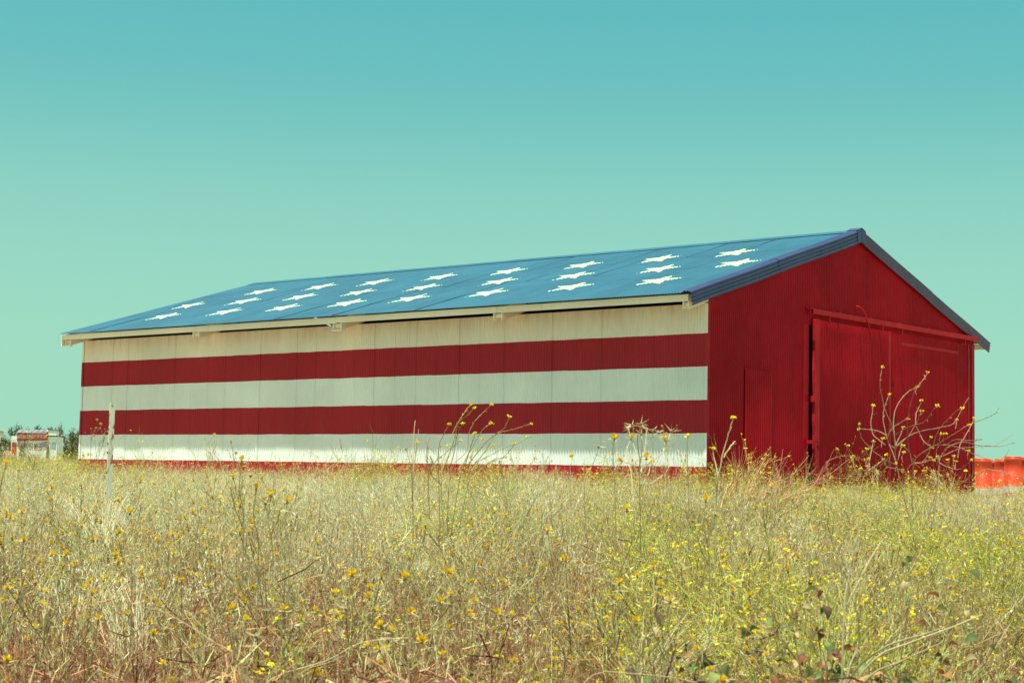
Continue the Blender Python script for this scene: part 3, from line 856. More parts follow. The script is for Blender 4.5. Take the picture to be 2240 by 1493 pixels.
def traced(name, label, cat, base_px, s, scale, off, branches, knobs, r0, r1, cols, knob_kind='mustard', depth=.35, group=None, seed=0, ksize=1.0):
    """plant whose stems follow measured curves: sideways/up in metres from its foot, with real depth of its own"""
    rs = np.random.default_rng(seed); bx, by, bz = place(base_px, s)
    root = empty(name, (bx, by, bz)); tag(root, label, cat, group)
    hor = lambda x: 1044.4+(x-1120)*.019
    def loc(zx, zy, d):
        x = zx/scale+off[0]; y = zy/scale+off[1]; k = (s+d)/3712
        up = .345+(hor(x)-y)*k; r = (x-1120)*k-.019*(up-.345)
        X, Y = su((s+d)/.9968, r); return np.array([X-bx, Y-by, up-bz])
    stems = MB(); jd = []
    for bi, br in enumerate(branches):
        n = len(br); dd = rs.normal()*depth; P3 = [loc(q[0], q[1], dd*(i/(n-1))+rs.normal()*.01) for i, q in enumerate(br)]
        # smooth
        V = []
        for i in range(n-1):
            p0, p1, p2, p3 = P3[max(i-1, 0)], P3[i], P3[i+1], P3[min(i+2, n-1)]
            for t in (0, .33, .66):
                V.append(.5*((2*p1)+(-p0+p2)*t+(2*p0-5*p1+4*p2-p3)*t*t+(-p0+3*p1-3*p2+p3)*t**3)+rs.normal(size=3)*r1*.6)
        V.append(P3[-1])
        m = len(V); rad = [r0+(r1-r0)*i/(m-1) for i in range(m)]
        c = np.clip(np.array(cols[rs.integers(len(cols))])*(1+rs.normal()*.12), 0, .95)
        stems.tube(V, rad, 5, c)
        # small nodes and pods pressed to the stem
        q = np.array(V[m//3:]); k = len(q)-1
        if k > 1:
            d_ = q[1:]-q[:-1]; d_ /= (np.linalg.norm(d_, axis=1, keepdims=True)+1e-9); dv = d_+rs.normal(size=d_.shape)*.5
            ribbons(stems, np.stack([q[:-1], q[:-1]+dv*.006, q[:-1]+dv*.013], 1), np.tile([.0015, .0032, .0006], (k, 1)), np.tile(c, (k, 1)))
        jd.append((br[-1], P3[-1], P3[-1]-P3[-2]))
    foot = stems.build('stems', m_plant, root)
    for (kx, ky, kind) in knobs:
        best = min(jd, key=lambda j: (j[0][0]-kx)**2+(j[0][1]-ky)**2)
        if (best[0][0]-kx)**2+(best[0][1]-ky)**2 < 500: p, d = best[1], best[2]
        else: p = loc(kx, ky, rs.normal()*.12); d = np.array([0, 0, 1.]); 
        fm = MB()
        if kind == 'm': mustard_knob(fm, np.zeros(3), rs, 1.35*ksize, 14); fm.add(*octa((.55, .50, .14), .0045*ksize))
        elif kind == 'o': thistle_head_geo(fm, np.zeros(3), d, rs, True, 1.25*ksize)
        else: thistle_head_geo(fm, np.zeros(3), d, rs, False, 1.5*ksize, True)
        o = fm.build('flower_head' if kind != 'd' else 'dry_head', m_petal, root); o.location = tuple(p)
        if (best[0][0]-kx)**2+(best[0][1]-ky)**2 >= 500:
            e = loc(kx-rs.uniform(5, 25), ky+rs.uniform(60, 110), 0); st = MB(); st.tube([e, (e+p)/2+rs.normal(size=3)*.006, p], [r1, r1, r1*.8], 4, cols[0]); st.build('stem', m_plant, root)
    return root
def octa(c, r):
    v = np.array([(r, 0, 0), (-r, 0, 0), (0, r, 0), (0, -r, 0), (0, 0, r), (0, 0, -r)])
    return v, [(0, 2, 4), (2, 1, 4), (1, 3, 4), (3, 0, 4), (2, 0, 5), (1, 2, 5), (3, 1, 5), (0, 3, 5)], c

TWIG = [(.60, .38, .25), (.54, .40, .24), (.66, .50, .32), (.44, .29, .17)]
B = [[(900, 1900), (800, 1500), (735, 1180), (700, 1050), (640, 900), (600, 700), (605, 600), (625, 520), (670, 405)],
 [(880, 1800), (740, 1200), (720, 950), (700, 770), (620, 580), (590, 430), (570, 330), (575, 220), (602, 108)],
 [(735, 1000), (720, 880), (710, 700), (740, 560), (800, 460), (890, 370), (975, 325), (1045, 250), (1097, 165)],
 [(900, 1150), (870, 980), (860, 760), (880, 600), (920, 450), (950, 350)],
 [(735, 980), (860, 870), (950, 740), (1000, 640), (1018, 585)], [(950, 740), (955, 640), (990, 560), (1020, 472)],
 [(735, 1000), (650, 940), (650, 860), (690, 780), (780, 720), (868, 672)],
 [(740, 970), (890, 855), (1040, 800), (1200, 772), (1340, 740), (1400, 680), (1465, 560), (1540, 440)],
 [(730, 850), (800, 800), (950, 742), (1060, 700), (1120, 620), (1186, 530)], [(730, 970), (780, 860), (816, 765)],
 [(900, 1700), (900, 1300), (930, 1150), (980, 1070), (1130, 980), (1200, 940), (1300, 880), (1420, 810), (1535, 738)],
 [(1140, 960), (1170, 860), (1230, 760), (1320, 660), (1400, 590), (1465, 555)],
 [(1000, 1900), (1150, 1500), (1200, 1150), (1170, 1060), (1210, 960), (1330, 965), (1450, 1000), (1545, 1045), (1650, 1085), (1790, 1125), (1900, 1100), (1970, 995)],
 [(1000, 1160), (1240, 1080), (1420, 1000), (1560, 985), (1700, 965), (1790, 975), (1900, 970), (2035, 932)],
 [(1230, 1100), (1290, 960), (1370, 905), (1460, 905), (1570, 915), (1640, 905), (1675, 893)],
 [(1290, 990), (1380, 945), (1500, 930), (1620, 960), (1790, 975), (1900, 915), (2002, 850)],
 [(1400, 1100), (1430, 960), (1500, 850), (1560, 740), (1590, 665)], [(1560, 740), (1600, 710), (1740, 660), (1830, 610), (1868, 548)],
 [(735, 1180), (600, 1110), (470, 1010), (370, 900), (335, 790), (340, 730)], [(640, 860), (560, 815), (450, 790), (325, 785)],
 [(620, 960), (540, 900), (480, 830), (465, 720), (485, 590), (487, 525)], [(430, 1250), (450, 1080), (475, 980), (487, 915)],
 [(-40, 1160), (0, 1130), (100, 1085), (200, 1080), (300, 1095), (400, 1150), (480, 1230), (600, 1400)], [(590, 1110), (620, 1190), (700, 1210), (790, 1230)],
 [(930, 1150), (1010, 1150), (1060, 1100), (1110, 1000), (1105, 945)], [(1200, 1150), (1250, 1180), (1400, 1230), (1500, 1170), (1560, 1120)],
 [(1560, 1350), (1620, 1280), (1700, 1230), (1850, 1240), (2000, 1260), (2120, 1290)], [(1600, 1300), (1720, 1225), (1900, 1260), (2060, 1300), (2150, 1330)],
 [(960, 760), (1000, 860), (1060, 940), (1130, 985)], [(1100, 1900), (1180, 1400), (1200, 1200), (1210, 1100), (1290, 990)],
 [(150, 1400), (190, 1350), (240, 1280), (330, 1240), (450, 1240), (560, 1300)], [(90, 1005), (130, 1100), (100, 1200), (140, 1330)],
 [(430, 1240), (500, 1190), (597, 1117)], [(340, 1330), (270, 1200), (265, 1085)], [(350, 1100), (400, 1050), (424, 1000)], [(800, 963), (870, 1030), (915, 1140), (990, 1210)],
 [(720, 1250), (760, 1080), (800, 963)], [(840, 1300), (880, 1180), (1035, 1150), (1110, 1095)]]
KN = [(a, b, 'm') for a, b in ((670, 405), (602, 108), (975, 325), (1097, 165), (1018, 585), (1020, 472), (868, 672), (1465, 555), (1400, 680), (1186, 530), (816, 765), (1535, 738), (1590, 665), (340, 730), (325, 785), (487, 525), (487, 915),
   (800, 963), (815, 1040), (727, 1157), (625, 1065), (597, 1117), (590, 885), (424, 1000), (428, 1108), (208, 965), (90, 1003), (270, 1082), (420, 1190), (340, 1215), (940, 1245), (1035, 1240), (1110, 1095), (1145, 1125), (1185, 1085),
   (1370, 1080), (1380, 1133), (1300, 1118), (1270, 835), (1228, 843), (1117, 875), (1525, 1018), (1545, 1120), (1135, 988), (1600, 1265), (1850, 1345), (1490, 1240), (790, 1230), (910, 1360), (1220, 1430))]
traced('mustard_shrub', 'tall bare mustard bush with long curved twigs and yellow knobs before the sliding doors', 'shrub', 2020, 8.0, 4.976, (1820, 780), B, KN, .0023, .0011, TWIG, seed=3, ksize=.75)

B = [[(700, 1700), (690, 1330), (690, 1200), (715, 1130), (752, 1060)], [(720, 1700), (705, 1330), (740, 1200), (790, 1070), (840, 990), (875, 948)],
 [(715, 1330), (770, 1180), (800, 1060), (850, 1010), (893, 967)], [(740, 1700), (760, 1330), (850, 1220), (860, 1120), (900, 1040), (950, 990), (992, 950)],
 [(750, 1330), (780, 1220), (790, 1140), (825, 1057)], [(760, 1700), (820, 1330), (880, 1200), (930, 1110), (960, 1075), (990, 1053)], [(840, 1320), (930, 1200), (1000, 1130), (1070, 1080), (1092, 1018)],
 [(870, 1320), (960, 1210), (1020, 1120), (1080, 1100), (1140, 1085), (1220, 1058)], [(800, 1700), (880, 1330), (1000, 1230), (1080, 1190), (1150, 1165), (1203, 1135)], [(900, 1330), (1010, 1260), (1060, 1250), (1130, 1170)],
 [(800, 1320), (870, 1240), (940, 1145)], [(840, 1300), (870, 1200), (900, 1110)], [(850, 1400), (950, 1300), (1070, 1250)], [(700, 1400), (640, 1330), (690, 1260), (815, 1155)], [(700, 1400), (720, 1290), (760, 1230), (745, 1180)],
 [(860, 1400), (900, 1280), (1000, 1180)], [(800, 1380), (860, 1290), (890, 1210)]]
KN = [(b[-1][0], b[-1][1], 'm') for b in B]+[(980, 1056, 'm'), (875, 1265, 'o'), (935, 1140, 'm'), (900, 1300, 'm')]
traced('mustard_plant', 'green yellow mustard plant bending right in front of the middle of the striped wall', 'weed', 1010, 8.5, 2.605, (700, 520), B, KN, .0023, .0013, [(.50, .46, .16), (.56, .50, .24), (.60, .42, .22)], seed=5, depth=.2, ksize=.85)
B = [[(545, 1700), (545, 1330), (545, 1200), (550, 1100), (556, 1040)], [(545, 1330), (565, 1200), (575, 1090)], [(545, 1500), (530, 1300), (505, 1210)], [(540, 1500), (540, 1290), (530, 1200)]]
traced('dry_weed_stalk', 'thin upright dry weed stalk left of the bending mustard plant', 'weed', 909, 8.0, 2.605, (700, 520), B, [(565, 1165, 'm'), (505, 1210, 'd')], .0021, .0014, [(.66, .48, .28)], seed=6, depth=.1)
B = [[(640, 1600), (630, 1330), (625, 1200), (645, 1135)], [(630, 1330), (655, 1280), (640, 1240)]]
traced('dry_weed_stalk', 'short curved dry stalk close to the left side of the bending mustard', 'weed', 941, 8.3, 2.605, (700, 520), B, [], .0028, .0018, [(.52, .38, .22)], seed=7, depth=.1)
B = [[(1840, 1800), (1835, 1400), (1840, 1280), (1825, 1150), (1838, 1100), (1845, 1065)], [(1840, 1280), (1800, 1170), (1775, 1095)], [(1825, 1150), (1805, 1110), (1797, 1075)], [(1838, 1350), (1850, 1300), (1870, 1180), (1880, 1095)], [(1870, 1180), (1905, 1140), (1917, 1105)],
 [(1840, 1400), (1850, 1320), (1940, 1250), (1985, 1190), (1950, 1120)], [(1985, 1190), (2005, 1130), (2017, 1103)], [(1900, 1400), (1990, 1330), (2000, 1260), (1985, 1165)], [(1800, 1500), (1785, 1330), (1760, 1230), (1785, 1155)], [(1835, 1300), (1850, 1220), (1848, 1130)], [(1840, 1420), (1890, 1340), (1900, 1270)], [(1850, 1400), (1800, 1300), (1745, 1275)]]
KN = [(b[-1][0], b[-1][1], 'd') for b in B[:7]]+[(1985, 1165, 'o'), (1785, 1155, 'o'), (1848, 1130, 'd'), (1900, 1270, 'm'), (1745, 1275, 'o'), (1875, 1270, 'o')]
traced('starthistle', 'tallest starthistle with a cluster of dried starry heads below the lower white stripe', 'weed', 1406, 6.0, 2.605, (700, 520), B, KN, .0019, .0012, [(.58, .48, .28), (.62, .50, .32)], seed=8, depth=.15)
for k, (lab, bx, pts, kn) in enumerate((
  ('starthistle stem with two yellow flowers left of the tallest starthistle', 1349, [[(1700, 1800), (1695, 1400), (1685, 1240), (1692, 1165)], [(1690, 1330), (1720, 1250), (1694, 1150)]], [(1692, 1165, 'o'), (1694, 1150, 'o')]),
  ('slanting starthistle stem with one small head in front of the bottom red stripe', 1310, [[(1540, 1800), (1520, 1400), (1560, 1310), (1590, 1240), (1600, 1200)]], [(1600, 1200, 'd')]),
  ('upright weed with a lemon yellow knob near the corner of the barn', 1510, [[(2115, 1800), (2112, 1400), (2110, 1200), (2111, 1125)], [(2112, 1350), (2080, 1280), (2062, 1200)]], [(2111, 1125, 'm')]),
  ('small starthistle with an orange bud before the pale sunlit strip', 1256, [[(1450, 1800), (1440, 1340), (1450, 1290), (1448, 1250)]], [(1448, 1250, 'o')]))):
    traced('starthistle', lab, 'weed', bx, 6.2+.2*k, 2.605, (700, 520), pts, kn, .0017, .0011, [(.58, .50, .28)], seed=20+k, depth=.1)
traced('mustard_stalk', 'single leaning mustard stalk with a yellow tip against the left end of the gable', 'weed', 1572, 7.0, 1.0, (0, 0),
       [[(1566, 1250), (1572, 1100), (1578, 1040), (1592, 975), (1604, 940), (1612, 912)], [(1578, 1040), (1570, 1010), (1565, 980)], [(1590, 1000), (1605, 975), (1615, 965)]], [(1612, 912, 'm'), (1568, 978, 'm')], .0034, .0022, [(.66, .56, .30)], seed=31, depth=.1)
# weeds at the left border of the frame
traced('starthistle', 'tall starthistle with a withered rusty head at the left edge of the field', 'weed', 2, 5.0, 1.0, (0, 0), [[(-14, 1300), (-6, 1100), (0, 1010), (3, 970), (7, 948)]], [(7, 948, 'd')], .003, .002, [(.52, .44, .26)], seed=33, depth=.05, ksize=.8)
traced('starthistle', 'starthistle with one bright orange flower in front of the striped kiosk', 'weed', 16, 4.9, 1.0, (0, 0), [[(-6, 1320), (0, 1120), (10, 1050), (17, 1020)], [(0, 1120), (-4, 1040), (18, 985), (26, 965)]], [(17, 1018, 'o')], .002, .0014, [(.40, .30, .18)], seed=34, depth=.05, ksize=.75)
for k, (x, y0, lab) in enumerate(((533, 1010, 'starthistle with an orange flower just below the red stripe left of centre'), (566, 1070, 'starthistle with a large yellow head under the left middle of the wall'), (598, 1085, 'starthistle with a golden head right of another below the striped wall'),
        (291, 1122, 'starthistle with a big golden flower to the right of the rusty post'), (634, 1098, 'starthistle with a golden flower, third in the row below the wall'), (1549, 1095, 'starthistle with a big yellow flower below the corner of the barn'),
        (548, 1358, 'lowest starthistle with a golden flower left of the centre'), (628, 1335, 'starthistle with a double golden flower low in the foreground'), (743, 1299, 'starthistle with a gold flower low in the middle foreground'),
        (1448, 1283, 'starthistle with an orange flower in the right foreground'), (1469, 1316, 'starthistle with an orange flower lower right of another similar flower'), (1395, 1360, 'starthistle with a deep yellow flower low at the right foreground'))):
    s_ = 4.9 if y0 > 1200 else 5.6
    traced('starthistle', lab, 'weed', x+4, s_, 1.0, (0, 0), [[(x+5, y0+300), (x+6, y0+120), (x-4, y0+60), (x, y0+5)], [(x-2, y0+90), (x+14, y0+60), (x+20, y0+35)], [(x+4, y0+140), (x-16, y0+90), (x-22, y0+60)]],
           [(x, y0+5, 'o'), (x+20, y0+35, 'd')], .0018, .0012, [(.46, .38, .22), (.56, .48, .28)], seed=60+k, depth=.05, ksize=1.05)

# starthistles in the near field, copies of six plants
protos = []
def make_thistle(seed):
    rs = np.random.default_rng(seed)
    root = empty('starthistle', (0, 0, 0)); tag(root, 'grey green starthistle with orange yellow flower heads rising from the dry grass', 'weed', 'starthistles scattered through the near field')
    Ls, Rs, tips = branched(seed, .62, nmain=2, levels=2, kids=(3, 5), ang=(.3, .7), ratio=(.35, .6), r0=.0030, wander=.07, rise=.07, spread=.03)
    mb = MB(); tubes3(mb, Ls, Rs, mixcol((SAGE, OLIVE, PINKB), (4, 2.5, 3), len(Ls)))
    n = len(Ls)*3; idx = rs.integers(0, len(Ls), n); k = rs.integers(0, 4, n); q = Ls[idx, k]; d = Ls[idx, k+1]-Ls[idx, k]; d /= np.linalg.norm(d, axis=1, keepdims=True)
    dd = d+rs.normal(size=(n, 3))*.3; Lf = rs.uniform(.02, .05, (n, 1))
    ribbons(mb, np.stack([q, q+dd*Lf*.5, q+dd*Lf], 1), np.tile([.002, .0035, .0005], (n, 1)), mixcol((SAGE, STRAW), (3, 2), n))
    mb.build('stems', m_plant, root)
    hi = sorted(tips, key=lambda t: -t[0][2])[:12]; fl = [hi[i] for i in rs.permutation(len(hi))[:5]]
    for i, (p, d, lv) in enumerate(hi):
        if any(p is f[0] for f in fl[:3+seed % 2]):
            o = inst('flower_head', FH[rs.integers(4)], root, tuple(p), (rs.normal()*.2, rs.normal()*.2, rs.uniform(0, 6)), rs.uniform(1.1, 1.5))
        elif i % 2: o = inst('dry_head', DH, root, tuple(p), (rs.normal()*.2, rs.normal()*.2, 0), rs.uniform(.8, 1.2))
    return root
FH = [flower_mesh('thistle', 300+k) for k in range(4)]; DH = flower_mesh('dry', 310)
def kids(o): return [c for c in bpy.data.objects if c.parent == o]
protos = [make_thistle(400+k) for k in range(6)]; pk = [kids(p) for p in protos]
spots = []
while len(spots) < 40:
    s = 5.1+5.0*rng.random()**1.2; a = rng.uniform(-.285, .24)
    if all((s-q[0])**2+(s*a-q[0]*q[1])**2 > .09 for q in spots): spots.append((s, a))
ONES = ['first', 'second', 'third', 'fourth', 'fifth', 'sixth', 'seventh', 'eighth', 'ninth', 'tenth', 'eleventh', 'twelfth', 'thirteenth', 'fourteenth', 'fifteenth', 'sixteenth', 'seventeenth', 'eighteenth', 'nineteenth', 'twentieth']
order = {k: n for n, k in enumerate(sorted(range(len(spots)), key=lambda k: spots[k][1]))}
for i, (s, a) in enumerate(spots):
    x, y = su(s, s*a); z = float(ground(x, y))-.02; k = i % 6
    if i < 6: r = protos[k]
    else:
        r = protos[k].copy(); COL.objects.link(r)
        for c in pk[k]:
            d = c.copy(); COL.objects.link(d); d.parent = r
    n_ = order[i]; side = 'left' if n_ < 20 else 'right'
    r['label'] = 'grey green starthistle with golden heads, %s from the %s among those scattered nearby' % (ONES[n_ if n_ < 20 else 39-n_], side)
    r.location = (x, y, z); r.rotation_euler = (rng.normal()*.06, rng.normal()*.06, rng.uniform(0, 6.28)); sc_ = rng.uniform(.85, 1.2)*(.9 if s < 5.2 else 1); r.scale = (sc_,)*3

# single oat stalks standing above the grass
def oat_stalk(px, s, h, lab, az):
    x, y, z = place(px, s); root = empty('wild_oat', (x, y, z), az); tag(root, lab, 'grass', 'tall oat stalks before the wall')
    t = np.linspace(0, 1, 12); P_ = np.stack([.02*t+.16*t**5, .01*np.sin(t*3), h*(t-.12*t**5)], 1)
    mb = MB(); mb.tube(P_, list(.0017*(1-.6*t)), 4, (.74, .62, .36)); mb.build('stem', m_plant, root)
    for k in range(15):
        tt = .66+.34*k/14; i = min(int(tt*11), 10); q = P_[i]+(P_[i+1]-P_[i])*(tt*11-i)
        off = np.array([.012+.018*random.random(), random.uniform(-.02, .02), -.014-.01*random.random()])
        m2 = MB(); m2.tube([(0, 0, 0), tuple(off*.6+np.array([0, 0, .006])), tuple(off)], .0006, 3, (.74, .62, .36))
        d = np.array([.45, random.uniform(-.2, .2), -.85]); ribbons(m2, np.stack([off, off+d*.010, off+d*.026])[None], np.array([[.0025, .0075, .0008]]), np.array([[.95, .88, .62]])); ribbons(m2, np.stack([off, off+d*.012, off+d*.024+.002])[None], np.array([[.0025, .0070, .0008]]), np.array([[.92, .84, .6]]))
        o = m2.build('spikelet', m_petal, root); o.location = tuple(q)
for (px, s, h, lab, az) in ((612, 8.0, 1.33, 'oat stalk with pale drooping spikelets before the lowest white stripe, left of centre', .5), (632, 8.2, 1.28, 'lower oat stalk leaning beside the tallest one', .9), (765, 8.4, 1.32, 'oat stalk with hanging spikelets nearer the middle of the wall', .6),
        (738, 8.6, 1.25, 'small oat stalk just left of the one nearer the middle', .4), (330, 9.0, 1.20, 'lone oat stalk right of the rusty post, catching the sun', .7)):
    oat_stalk(px, s, h, lab, az)

# twiggy dry bush and pale grass tussocks
def twig_bush(px, s, seed, h, lean, lab, cols, n=7, name='dry_bush', r0=.0026):
    x, y, z = place(px, s); root = empty(name, (x, y, z)); tag(root, lab, 'bush')
    ln = np.array([Rh[0]*lean[0], Rh[1]*lean[0], lean[1]])
    Ls, Rs, tips = branched(seed, h, nmain=n, levels=2, kids=(4, 7), ang=(.2, .55), ratio=(.4, .65), r0=r0, wander=.06, rise=.01, lean=ln, spread=.10)
    mb = MB(); tubes3(mb, Ls, Rs, mixcol(cols, (1,)*len(cols), len(Ls))); mb.build('twigs', m_plant, root)
    m2 = MB(); rs = np.random.default_rng(seed)
    for i, (p, d, lv) in enumerate(tips):
        if i % 6 == 0: thistle_head_geo(m2, p, d, rs, False, .8, True)
    m2.build('dry_heads', m_petal, root)['kind'] = 'stuff'
BRN = np.array((.62, .36, .24))
twig_bush(1560, 19.0, 71, .95, (.45, 1.0), 'brown twiggy bush leaning right at the foot of the barn corner', (BRN, PINKB, STRAW), 12, r0=.0045)
twig_bush(1650, 20.0, 72, .85, (.6, 1.0), 'second brown twiggy bush, nearer to the sliding doors', (BRN, PINKB), 9, r0=.0045)
twig_bush(250, 6.0, 73, .55, (.9, .7), 'sprawling dry weed tangle in the lower left foreground', (SAGE, STRAW), 5, r0=.0016)
twig_bush(900, 4.9, 74, .50, (-.9, .6), 'grey sprawling weed lying over the grass in the lower middle', (SAGE, STRAW), 5, r0=.0016)
twig_bush(1990, 5.2, 75, .62, (.9, .8), 'olive sprawling mustard tangle low at the right', (GREENY, SAGE, STRAW), 11, r0=.0018)
twig_bush(1750, 5.6, 76, .66, (.7, .9), 'pale green mustard tangle above the leafy plants', (GREENY, SAGE), 9, r0=.0018)
def tussock(px, s, lab, az, h=(.35, .6)):
    x, y, z = place(px, s); rs_n = 130
    mb = MB(); K = 6; t = np.linspace(0, 1, K); a = az+rng.normal(size=rs_n)*.28; H = rng.uniform(*h, rs_n)
    th = .25+np.abs(rng.normal(size=(rs_n, 1)))*.15+t[None]*rng.uniform(.5, 1.1, (rs_n, 1)); ds = H[:, None]/(K-1)
    dx = np.cumsum(np.sin(th)*ds, 1); dz = np.cumsum(np.cos(th)*ds, 1); b0 = rng.normal(size=(rs_n, 2))*.035
    P_ = np.stack([b0[:, :1]+np.cos(a)[:, None]*dx, b0[:, 1:]+np.sin(a)[:, None]*dx, dz], 2)
    ribbons(mb, P_, .0036*(1-.7*t[None])*np.ones((rs_n, 1)), mixcol((PALE, STRAW), (3, 1), rs_n))
    o = mb.build('grass_tussock', m_plant); o.location = (x, y, z+.12); tag(o, lab, 'grass')
tussock(1350, 6.4, 'pale bent tuft of grass shining among the thistles right of centre', 1.2)
tussock(175, 8.6, 'pale combed tuft of grass left of the rusty post', 2.3)
tussock(243, 13.6, 'tawny tuft of grass hiding the foot of the rusty post', 2.2, (.5, .8))
tussock(232, 12.9, 'second tawny tuft just in front of the post foot', 2.6, (.5, .75))
tussock(300, 7.6, 'drooping pale tuft of grass lower right of the rusty post', 2.6)

# leafy plants low on the right
LC = [(.20, .26, .08), (.12, .15, .05), (.28, .31, .10), (.34, .12, .05), (.44, .20, .07), (.58, .42, .20), (.15, .09, .05), (.24, .27, .09)]
def leaf_mesh(c, seed):
    rs = random.Random(seed); mb = MB(); L_ = .062; rows = []
    for i in range(7):
        t = i/6; w = L_*.38*math.sin(math.pi*min(t*1.02, 1))**.8*(1.15-.4*t); zz = .012*math.sin(t*3)-.02*t*t
        rows.append([(-w, L_*t, zz+w*.35+rs.uniform(-.002, .002)), (-w*.5, L_*t, zz+w*.12), (0, L_*t, zz), (w*.5, L_*t, zz+w*.12), (w, L_*t, zz+w*.35+rs.uniform(-.002, .002))])
    mb.grid(rows, c); return mb.mesh('leaf', m_leaf, True)
LM = [leaf_mesh(c, i) for i, c in enumerate(LC)]
def leafy(px, s, h, n, lab, seed):
    rs = np.random.default_rng(seed); x, y, z = place(px, s); root = empty('leafy_weed', (x, y, z)); tag(root, lab, 'plant')
    Ls, Rs, tips = branched(seed, h, nmain=4, levels=1, kids=(3, 5), ang=(.4, .9), ratio=(.3, .5), r0=.0030, wander=.10, rise=.03, spread=.09, lean=(0, 0, 1))
    mb = MB()
    for l, r in zip(Ls, Rs): mb.tube(l, list(r), 5, (.42, .28, .16))
    mb.build('stems', m_plant, root)
    for k in range(n):
        l = Ls[rs.integers(len(Ls))]; i = rs.integers(2, 5); p = l[i]+rs.normal(size=3)*.02
        inst('leaf', LM[rs.integers(len(LM))], root, tuple(p), (rs.normal()*.5, rs.normal()*.5, rs.uniform(0, 6.28)), rs.uniform(.4, .85))
leafy(1612, 5.2, .68, 70, 'leafy weed with heart shaped green and tan leaves at the bottom', 81)
leafy(1560, 5.1, .62, 36, 'small leafy weed with reddish leaves beside the heart leaved one', 82)
leafy(1895, 5.4, .84, 80, 'tallest leafy weed with russet and olive leaves beside the pale stalks', 83)
leafy(1835, 5.2, .66, 50, 'low leafy weed left of the pale stalks', 84)
leafy(1985, 5.1, .64, 60, 'dark leafy weed right of the pale stalks at the bottom edge', 85)
leafy(2080, 5.2, .64, 40, 'sparse leafy weed near the lower right corner', 86)
traced('pale_stalk', 'straight pale dead stalk rising from the bottom of the field at the right', 'weed', 1845, 4.8, 1.0, (0, 0), [[(1838, 1560), (1842, 1440), (1848, 1330), (1858, 1260), (1872, 1200), (1880, 1160)], [(1850, 1330), (1880, 1270), (1920, 1200), (1945, 1170)]], [], .0034, .0015, [(.74, .60, .40)], seed=91, depth=.06)
traced('pale_stalk', 'bundle of thick pale stalks fanning out to the right at the bottom', 'weed', 1850, 4.6, 1.0, (0, 0), [[(1830, 1540), (1870, 1460), (1920, 1420), (1990, 1390), (2060, 1370)], [(1840, 1540), (1880, 1470), (1940, 1420), (2050, 1380), (2150, 1340)], [(1850, 1540), (1900, 1470), (1960, 1445), (2060, 1400)], [(1835, 1540), (1860, 1450), (1880, 1400), (1875, 1330)]], [], .0040, .0018, [(.76, .62, .36), (.66, .58, .34)], seed=92, depth=.10)
traced('arching_stem', 'long arching straw stem low at the bottom centre right', 'weed', 1380, 4.6, 1.0, (0, 0), [[(1230, 1560), (1300, 1470), (1400, 1468), (1500, 1480), (1560, 1500)], [(1210, 1540), (1240, 1460), (1230, 1400), (1190, 1340)]], [], .0019, .0012, [(.66, .50, .32)], seed=93, depth=.05)
traced('arching_stem', 'long thin stem lying over the grass in the lower left', 'weed', 560, 4.9, 1.0, (0, 0), [[(420, 1560), (520, 1440), (480, 1400), (380, 1340), (330, 1325)], [(640, 1560), (660, 1470), (760, 1430), (830, 1350)], [(560, 1560), (600, 1480), (720, 1440), (800, 1400), (900, 1390)]], [], .0018, .0011, [(.72, .60, .36), (.74, .52, .3)], seed=94, depth=.05)

# rusty angle-iron post
m_post, nt, b = mat('rusty_white_paint'); pos = nd(nt, 'ShaderNodeTexCoord').outputs['Object']
r1 = ramp(nt, noise(nt, 14, pos, 6, .7, (1, 1, .5)), [(.53, 0), (.60, 1)])
c1 = mix(nt, r1, (.90, .84, .66), (.42, .13, .05)); c1 = mix(nt, ramp(nt, noise(nt, 30, pos, 4, .6), [(.6, 0), (.75, .7)]), c1, (.66, .42, .24))
nt.links.new(c1, b.inputs['Base Color']); b.inputs['Roughness'].default_value = .7
x, y, z = place(239, 15.0, .3)
post = empty('fence_post', (x, y, z), math.atan2(Rh[1], Rh[0])); tag(post, 'rusty white angle iron post standing alone in front of the left end of the barn', 'post')
post.rotation_euler = (.0, math.radians(.35), math.atan2(Rh[1], Rh[0]))
hp = .94-z
mb = MB(); mb.prism([(-.026, .021), (-.010, -.014), (-.006, -.012), (-.021, .023)], 2, 0, hp); mb.build('flange', m_post, post)
mb = MB(); mb.prism([(-.0095, -.0145), (.026, .010), (.024, .015), (-.0065, -.0115)], 2, 0, hp-.004); mb.build('flange', m_post, post)
m_rust = plain('bolt_rust', (.30, .09, .035), .9, .3, 60)
for zz in (.10, .235, .36, .44, .62, .80):
    mb = MB(); mb.tube([(-.024, -.002, hp-zz), (-.0165, .006, hp-zz)], [.009, .009], 8); mb.build('bolt', m_rust, post)

# ------------------------------------------------------------------ kiosk far left
KS = 110.0; kx, ky, kz = place(27, KS, .05); k_ = KS/3712
kiosk = empty('kiosk', (kx, ky, kz), math.atan2(Rh[1], Rh[0])+math.radians(3.5)); tag(kiosk, 'small white information kiosk with a red banner beside the far end of the barn', 'kiosk')
zt = lambda yy: (1024.5-yy)*k_+.345-kz
m_kw = plain('kiosk_white', (.80, .88, .82), .6, .05); m_kg = plain('kiosk_grey_blue', (.30, .38, .46), .6, .1); m_kr = plain('banner_red', (.62, .05, .035), .55, .08)
m_kd = plain('letter_maroon', (.34, .03, .07), .6, .1); m_kb = plain('bark_brown', (.24, .17, .13), .8, .4, 12); m_kroof = plain('roof_sheet_grey', (.20, .22, .22), .5, .15, 3)
KW, KD = 99*k_, 2.0
mb = MB(); mb.box(0, KW, 0, KD, 0, zt(954)); mb.build('wall', m_kw, kiosk)
